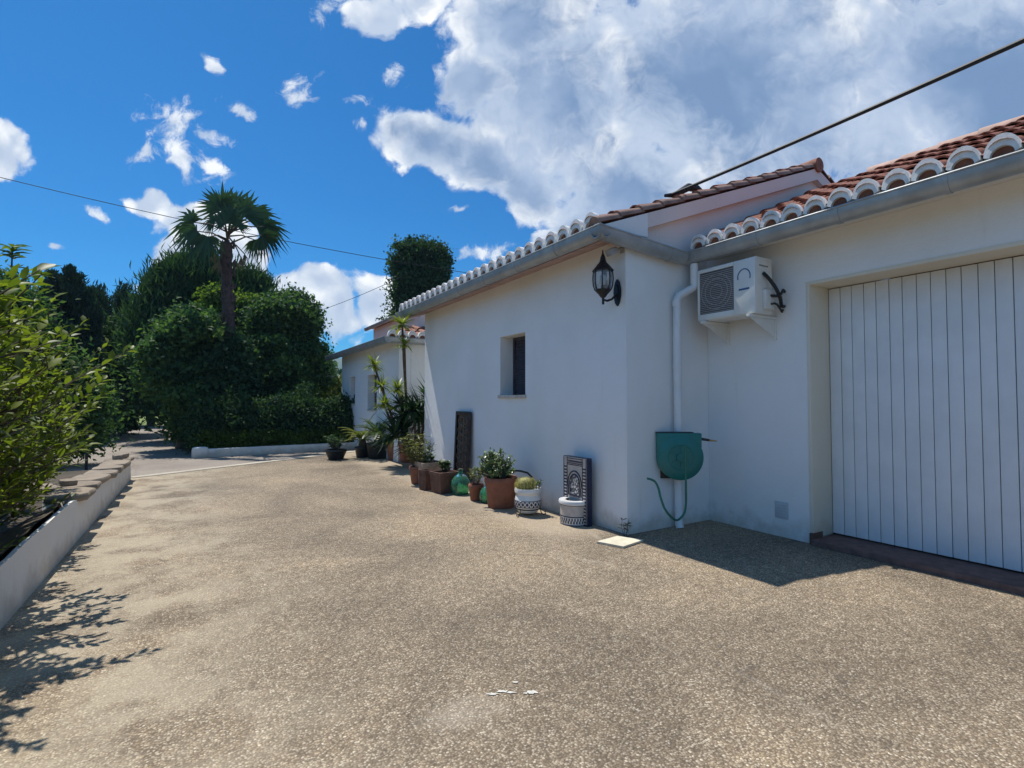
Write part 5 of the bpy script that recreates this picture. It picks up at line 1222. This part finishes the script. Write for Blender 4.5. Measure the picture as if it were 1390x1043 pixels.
leaves('fronds', np.array(P), D, Nn, np.array(Ls), np.array(Ws), M['lf_palm'], palm, shape='blade', bend=np.array(BN)[:, None], rnd=np.array(RN), fold=0, bend_dir=(0, 0, -1))
stalk.build('frond_stalks', M['lf_palm'] if False else M['twig'], palm)
P = []; D = []; Nn = []; Ls = []; Ws = []; RN = []; stalk = MB()
for args in [(298, 352, 20, -.3, -100), (303, 358, 18, .2, -80), (327, 350, 17, 0, -88), (332, 345, 14, .3, -80), (296, 344, 16, .5, -120)]: fan(*args, nseg=16, half=28)
leaves('dry_fronds', np.array(P), D, Nn, np.array(Ls), np.array(Ws) * .5, M['lf_dry'], palm, shape='blade', bend=0.1, rnd=np.array(RN), fold=0)
stalk.build('dry_stalks', M['twig'], palm)
# clipped ivy-clad tree behind the roof
tree('topiary_tree', 'dense rounded column of green foliage rising behind the long roof', 'tree', basept(569, 26), lobes_px([(570, 352, 34, 24, 0), (570, 372, 38, 30, 0), (569, 400, 38, 34, 0), (566, 440, 38, 40, 0), (552, 352, 18, 18, 0), (590, 350, 18, 16, 0), (560, 500, 34, 60, 0)], 26), 1900, 36, 0.17, 0.16, 0.10, 'lf_dark', 0.25, shell=(0.55, 0.98))
# hedge and low kerb wall across the road
hd = thing('hedge', 'long dark hedge standing on the low white kerb wall across the road', 'hedge', (1.6, 17.0, 0))
P_, D_, T_ = crown_points([((0.25 + i * 0.62, 17.0 + 0.1 * math.sin(i), 0.8), (0.5, 0.6, 0.78 + .12 * math.sin(i * 2.1))) for i in range(10)], 2600, 26, 0.13, (0.4, 1.0), 0.05)
n = len(P_); leaves('foliage', P_, D_, CN['n'], 0.11, 0.06, M['lf_dark'], hd, rnd=T_)
b = MB()
for i in range(10): branches(b, (0.25 + i * .62, 17.0, 0), [(0.25 + i * .62 + random.uniform(-.3, .3), 17 + random.uniform(-.3, .3), 1.2) for _ in range(3)], 0.03, 3, .05)
b.build('stems', M['bark'], hd)
gc_ = thing('ground_ivy', 'low bright green creeper spilling along the foot of the hedge', 'creeper', (1.6, 16.35, 0))
P_, D_, T_ = crown_points([((0.15 + i * 0.4, 16.38, 0.34), (0.34, 0.22, 0.26)) for i in range(11)], 620, 22, 0.08, (0.4, 1.0), 0.2)
n = len(P_); leaves('foliage', P_, D_, rand_dirs(n) + np.array([0, 0, .9]), 0.075, 0.05, M['lf_grass'], gc_, rnd=T_ * .6)
k0, k1 = ground(270, 621), ground(445, 611.5)
kb = MB(); kd = (k1 - k0).normalized(); kn = Vector((-kd.y, kd.x, 0))
kb.box((-0.02, 0, -0.05), ((k1 - k0).length + 1.2, 0.18, 0.20), 0, 0.015); kb.box((-0.16, -0.05, -0.10), (0.22, 0.23, 0.26), 0, 0.085)
for v in kb.bm.verts: v.co = k0 + kd * v.co.x + kn * v.co.y + Vector((0, 0, v.co.z))
tag(kb.build('kerb_wall', M['plaster_old'], None, k0), 'low white kerb wall with a rounded end below the hedge', 'wall')
tree('flowering_shrub', 'sunny yellow green shrub beside the far wall corner', 'shrub', basept(452, 20), lobes_px([(452, 538, 20, 15, 0), (464, 530, 14, 12, 0), (440, 546, 14, 12, 0), (455, 565, 24, 26, 0)], 20), 700, 26, 0.12, 0.11, 0.06, 'lf_yellow', 0.05, shape='leaf')
# posts beside the lane
for px, py, top_, lab in ((267, 611, 566, 'thin grey fence post at the end of the low kerb wall'), (117, 640, 578, 'dark fence post behind the left end of the coping stones')):
    g = ground(px, py); z = onY(px, top_, g.y).z; b = MB(); b.tube([(g.x, g.y, -.05), (g.x, g.y, z)], 0.028, 10); b.lathe([(0, 0), (0.034, 0), (0.034, 0.02), (0, 0.035)], (g.x, g.y, z), 10)
    tag(b.build('fence_post', M['galv'] if px > 200 else M['iron'], None, (g.x, g.y, 0)), lab, 'post')
# far greenery closing the horizon: one mass of woods
P_, D_, T_ = crown_points([((-60 + i * 6.5 + random.uniform(-2, 2), 82 + random.uniform(-6, 10), 2.0), (5.5, 4, random.uniform(4.0, 6.5))) for i in range(34)], 2600, 16, 0.7, (0.5, 1.0), 0.0)
n = len(P_); o = leaves('distant_woods', P_, D_, rand_dirs(n) + np.array([0, 0, .7]), 0.75, 0.5, M['lf_dark'], None, rnd=T_); o['kind'] = 'stuff'
P_, D_, T_ = crown_points([((-26 + i * 2.4 + random.uniform(-.5, .5), 30 + i * .8 + random.uniform(-1, 1), 1.4), (1.9, 1.8, random.uniform(1.8, 3.0))) for i in range(9)], 1900, 22, 0.25, (0.4, 1.0), 0.0)
n = len(P_); o = leaves('undergrowth', P_, D_, rand_dirs(n) + np.array([0, 0, .7]), 0.26, 0.14, M['lf_dark'], None, rnd=T_); o['kind'] = 'stuff'

# ================================================================== AIR
hm = bpy.data.materials.new('summer_haze'); hm.use_nodes = True; hn = hm.node_tree; hn.nodes.remove(hn.nodes['Principled BSDF'])
pv = N(hn, 'ShaderNodeVolumePrincipled'); pv.inputs['Color'].default_value = (0.50, 0.80, 1.0, 1); pv.inputs['Density'].default_value = 0.00035; pv.inputs['Anisotropy'].default_value = 0.2
hn.links.new(pv.outputs[0], hn.nodes['Material Output'].inputs['Volume'])
b = MB(); b.box((-610, -310, -3), (610, 710, 64)); o = b.build('haze', hm); o['kind'] = 'stuff'

# ================================================================== LIGHT, SKY, CAMERA
SUNV = Vector((-0.41, 1.62, 3.3)).normalized()
elev = math.asin(SUNV.z); az = math.atan2(SUNV.x, SUNV.y)
sun = bpy.data.lights.new('sun', 'SUN'); sun.energy = 4.6; sun.angle = R(0.53); sun.color = (1.0, 0.955, 0.88)
so = bpy.data.objects.new('sun', sun); col.objects.link(so); so.rotation_euler = SUNV.to_track_quat('Z', 'Y').to_euler(); so.location = (0, 0, 30)
world = bpy.data.worlds.new('World'); scene.world = world; world.use_nodes = True
nt = world.node_tree; bg = nt.nodes['Background']; bg.inputs[1].default_value = 0.10
sky = N(nt, 'ShaderNodeTexSky', sky_type='NISHITA'); sky.sun_disc = False; sky.sun_elevation = elev; sky.sun_rotation = az; sky.altitude = 0; sky.air_density = 1.0; sky.dust_density = 0.3; sky.ozone_density = 4.0
skyc = mixcol(nt, 1.0, sky.outputs[0], (0.15, 0.62, 0.98), 'MULTIPLY')
gen = N(nt, 'ShaderNodeTexCoord').outputs['Generated']
def dot(vec, c):
    n = N(nt, 'ShaderNodeVectorMath', operation='DOT_PRODUCT'); nt.links.new(vec, n.inputs[0]); n.inputs[1].default_value = c; return n.outputs['Value']
Fv = (_sy * _cp, _cy * _cp, _sp); Rv = (_cy, -_sy, 0); Uv = (-_sy * _sp, -_cy * _sp, _cp)
df = math_(nt, 'MAXIMUM', dot(gen, Fv), 0.05)
u = math_(nt, 'DIVIDE', dot(gen, Rv), df); v = math_(nt, 'DIVIDE', dot(gen, Uv), df)
cmb = N(nt, 'ShaderNodeCombineXYZ'); nt.links.new(u, cmb.inputs[0]); nt.links.new(v, cmb.inputs[1]); uv = cmb.outputs[0]
wn = N(nt, 'ShaderNodeTexNoise'); wn.inputs['Scale'].default_value = 7.0; wn.inputs['Detail'].default_value = 6; nt.links.new(uv, wn.inputs['Vector'])
ws = N(nt, 'ShaderNodeVectorMath', operation='MULTIPLY_ADD'); ws.inputs[1].default_value = (0.085, 0.085, 0); ws.inputs[2].default_value = (-0.0425, -0.0425, 0); nt.links.new(wn.outputs['Color'], ws.inputs[0])
wa = N(nt, 'ShaderNodeVectorMath', operation='ADD'); nt.links.new(uv, wa.inputs[0]); nt.links.new(ws.outputs[0], wa.inputs[1]); uvw = wa.outputs[0]
def blob(px, py, rx, ry, rot=0):
    m = N(nt, 'ShaderNodeMapping', vector_type='TEXTURE'); m.inputs['Location'].default_value = ((px - PCX) / FPX, (PCY - py) / FPX, 0)
    m.inputs['Rotation'].default_value = (0, 0, R(rot)); m.inputs['Scale'].default_value = (rx / FPX, ry / FPX, 1); nt.links.new(uvw, m.inputs[0])
    l = N(nt, 'ShaderNodeVectorMath', operation='LENGTH'); nt.links.new(m.outputs[0], l.inputs[0]); return l.outputs['Value']
BIG = [(1010, 110, 330, 230, 0), (1330, 140, 330, 260, 0), (760, 130, 150, 170, 0), (700, 40, 110, 110, 0), (1000, -120, 480, 220, 0), (860, 260, 150, 130, 0), (585, 190, 92, 48, -22), (660, 215, 80, 55, -20), (640, 110, 60, 60, 0), (790, 320, 70, 60, 0), (720, 250, 60, 60, -40)]
SMALL = [(240, 160, 54, 42, 10), (250, 205, 40, 52, 8), (200, 203, 48, 20, 20), (285, 172, 42, 22, -25), (287, 82, 34, 13, -58), (405, 130, 42, 36, 0), (327, 148, 36, 13, -40),
         (132, 291, 38, 11, -28), (77, 338, 18, 9, 0), (436, 20, 40, 18, 10), (540, 95, 26, 26, 40), (287, 222, 28, 10, -30), (200, 388, 26, 14, 0), (480, 140, 28, 13, 20), (560, 220, 20, 12, 0), (650, 340, 70, 15, 3), (496, 165, 20, 12, 0), (620, 285, 26, 10, -20)]
CUMUL = [(0, 205, 54, 60, 0), (512, 22, 62, 38, 12), (570, -5, 60, 40, 0), (202, 268, 40, 26, 0), (262, 300, 70, 36, -12), (250, 340, 66, 36, 0), (330, 350, 66, 52, -30), (390, 402, 70, 54, -25), (455, 420, 60, 56, -10), (510, 412, 50, 44, 0), (440, 385, 60, 28, -15), (745, 320, 44, 18, 20)]
def field(lst):
    s = None
    for bdef in lst:
        d = blob(*bdef); s = d if s is None else math_(nt, 'SMOOTH_MIN', s, d, 0.25)
    return math_(nt, 'SUBTRACT', 1.0, s)
fB, fS, fC = field(BIG), field(SMALL), field(CUMUL)
n1 = math_(nt, 'SUBTRACT', noise(nt, uvw, 8.0, 9, 0.62, 0.4), 0.5)
n2 = math_(nt, 'SUBTRACT', noise(nt, uvw, 26.0, 8, 0.65, 0.5), 0.5)
def billow(scale):
    w = N(nt, 'ShaderNodeTexVoronoi', feature='SMOOTH_F1'); w.inputs['Scale'].default_value = scale; w.inputs['Smoothness'].default_value = 0.35
    nt.links.new(uvw, w.inputs[0]); return math_(nt, 'SUBTRACT', 0.42, w.outputs['Distance'])
bl = math_(nt, 'ADD', math_(nt, 'MULTIPLY', billow(13.0), 0.55), math_(nt, 'MULTIPLY', billow(31.0), 0.35))
dB = math_(nt, 'ADD', fB, math_(nt, 'ADD', math_(nt, 'MULTIPLY', n1, 0.75), math_(nt, 'MULTIPLY', bl, 0.45)))
dB = math_(nt, 'ADD', dB, math_(nt, 'MULTIPLY', n2, 0.65))
wisp = math_(nt, 'ADD', math_(nt, 'MULTIPLY', n1, 2.6), math_(nt, 'ADD', math_(nt, 'MULTIPLY', n2, 2.6), math_(nt, 'MULTIPLY', bl, 0.8)))
dS = math_(nt, 'ADD', fS, wisp)
dC = math_(nt, 'ADD', fC, math_(nt, 'ADD', math_(nt, 'MULTIPLY', n1, 0.9), math_(nt, 'ADD', math_(nt, 'MULTIPLY', bl, 0.9), math_(nt, 'MULTIPLY', n2, 0.5))))
mB = maprange(nt, dB, 0.0, 0.30); mS = maprange(nt, dS, 0.18, 0.98, 0, 0.96); mC = maprange(nt, dC, 0.08, 0.34)
mask = math_(nt, 'MAXIMUM', mB, math_(nt, 'MAXIMUM', mS, mC))
# thick cloud is grey-blue underneath, thin sunlit rims are white
lump = math_(nt, 'SUBTRACT', noise(nt, uv, 3.6, 5, 0.55, 0.5), 0.5)
thick = maprange(nt, math_(nt, 'ADD', dB, math_(nt, 'MULTIPLY', lump, 1.3)), 0.12, 0.80)
grey = mixcol(nt, maprange(nt, math_(nt, 'ADD', noise(nt, uvw, 3.0, 5, 0.55, 0.3), math_(nt, 'MULTIPLY', bl, 0.10)), 0.38, 0.70), (1.7, 2.7, 4.6), (4.0, 5.0, 6.8))
white = mixcol(nt, maprange(nt, math_(nt, 'ADD', math_(nt, 'MULTIPLY', bl, 1.0), n1), -0.22, 0.22), (4.8, 5.7, 7.2), (9.2, 9.4, 9.6))
cloud = mixcol(nt, thick, white, grey)
lowgrey = maprange(nt, math_(nt, 'ADD', dC, math_(nt, 'MULTIPLY', lump, 1.0)), 0.55, 1.0, 0, 0.75)
cloud2 = mixcol(nt, lowgrey, white, (4.0, 4.9, 6.6))
cloud = mixcol(nt, mB, cloud2, cloud)
front = maprange(nt, dot(gen, Fv), 0.0, 0.15)
final = mixcol(nt, math_(nt, 'MULTIPLY', mask, front), skyc, cloud)
# unseen bluish cloud cover added behind and above the viewpoint to brighten shaded walls
bn = noise(nt, gen, 2.6, 8, 0.58, 0.4); bm_ = maprange(nt, bn, 0.47, 0.64)
gs = N(nt, 'ShaderNodeSeparateXYZ'); nt.links.new(gen, gs.inputs[0])
back = math_(nt, 'MULTIPLY', maprange(nt, dot(gen, Fv), 0.42, 0.22), maprange(nt, gs.outputs[2], 0.0, 0.12))
final = mixcol(nt, math_(nt, 'MULTIPLY', bm_, back), final, (3.3, 5.7, 9.4))
nt.links.new(final, bg.inputs[0])

cam = bpy.data.cameras.new('camera'); cam.sensor_width = 36; cam.lens = FPX / 1390 * 36; cam.clip_end = 3000; cam.clip_start = 0.05
co = bpy.data.objects.new('camera', cam); col.objects.link(co); co.location = (0, 0, EYE)
co.rotation_euler = (math.pi / 2 + PITCH, 0, -YAW); scene.camera = co
scene.view_settings.view_transform = 'Standard'; scene.view_settings.look = 'None'; scene.view_settings.exposure = 0.18; scene.view_settings.gamma = 1.0
scene.render.engine = 'CYCLES'; scene.cycles.use_denoising = True; scene.cycles.max_bounces = 8; scene.cycles.transparent_max_bounces = 8
scene.cycles.sample_clamp_indirect = 6
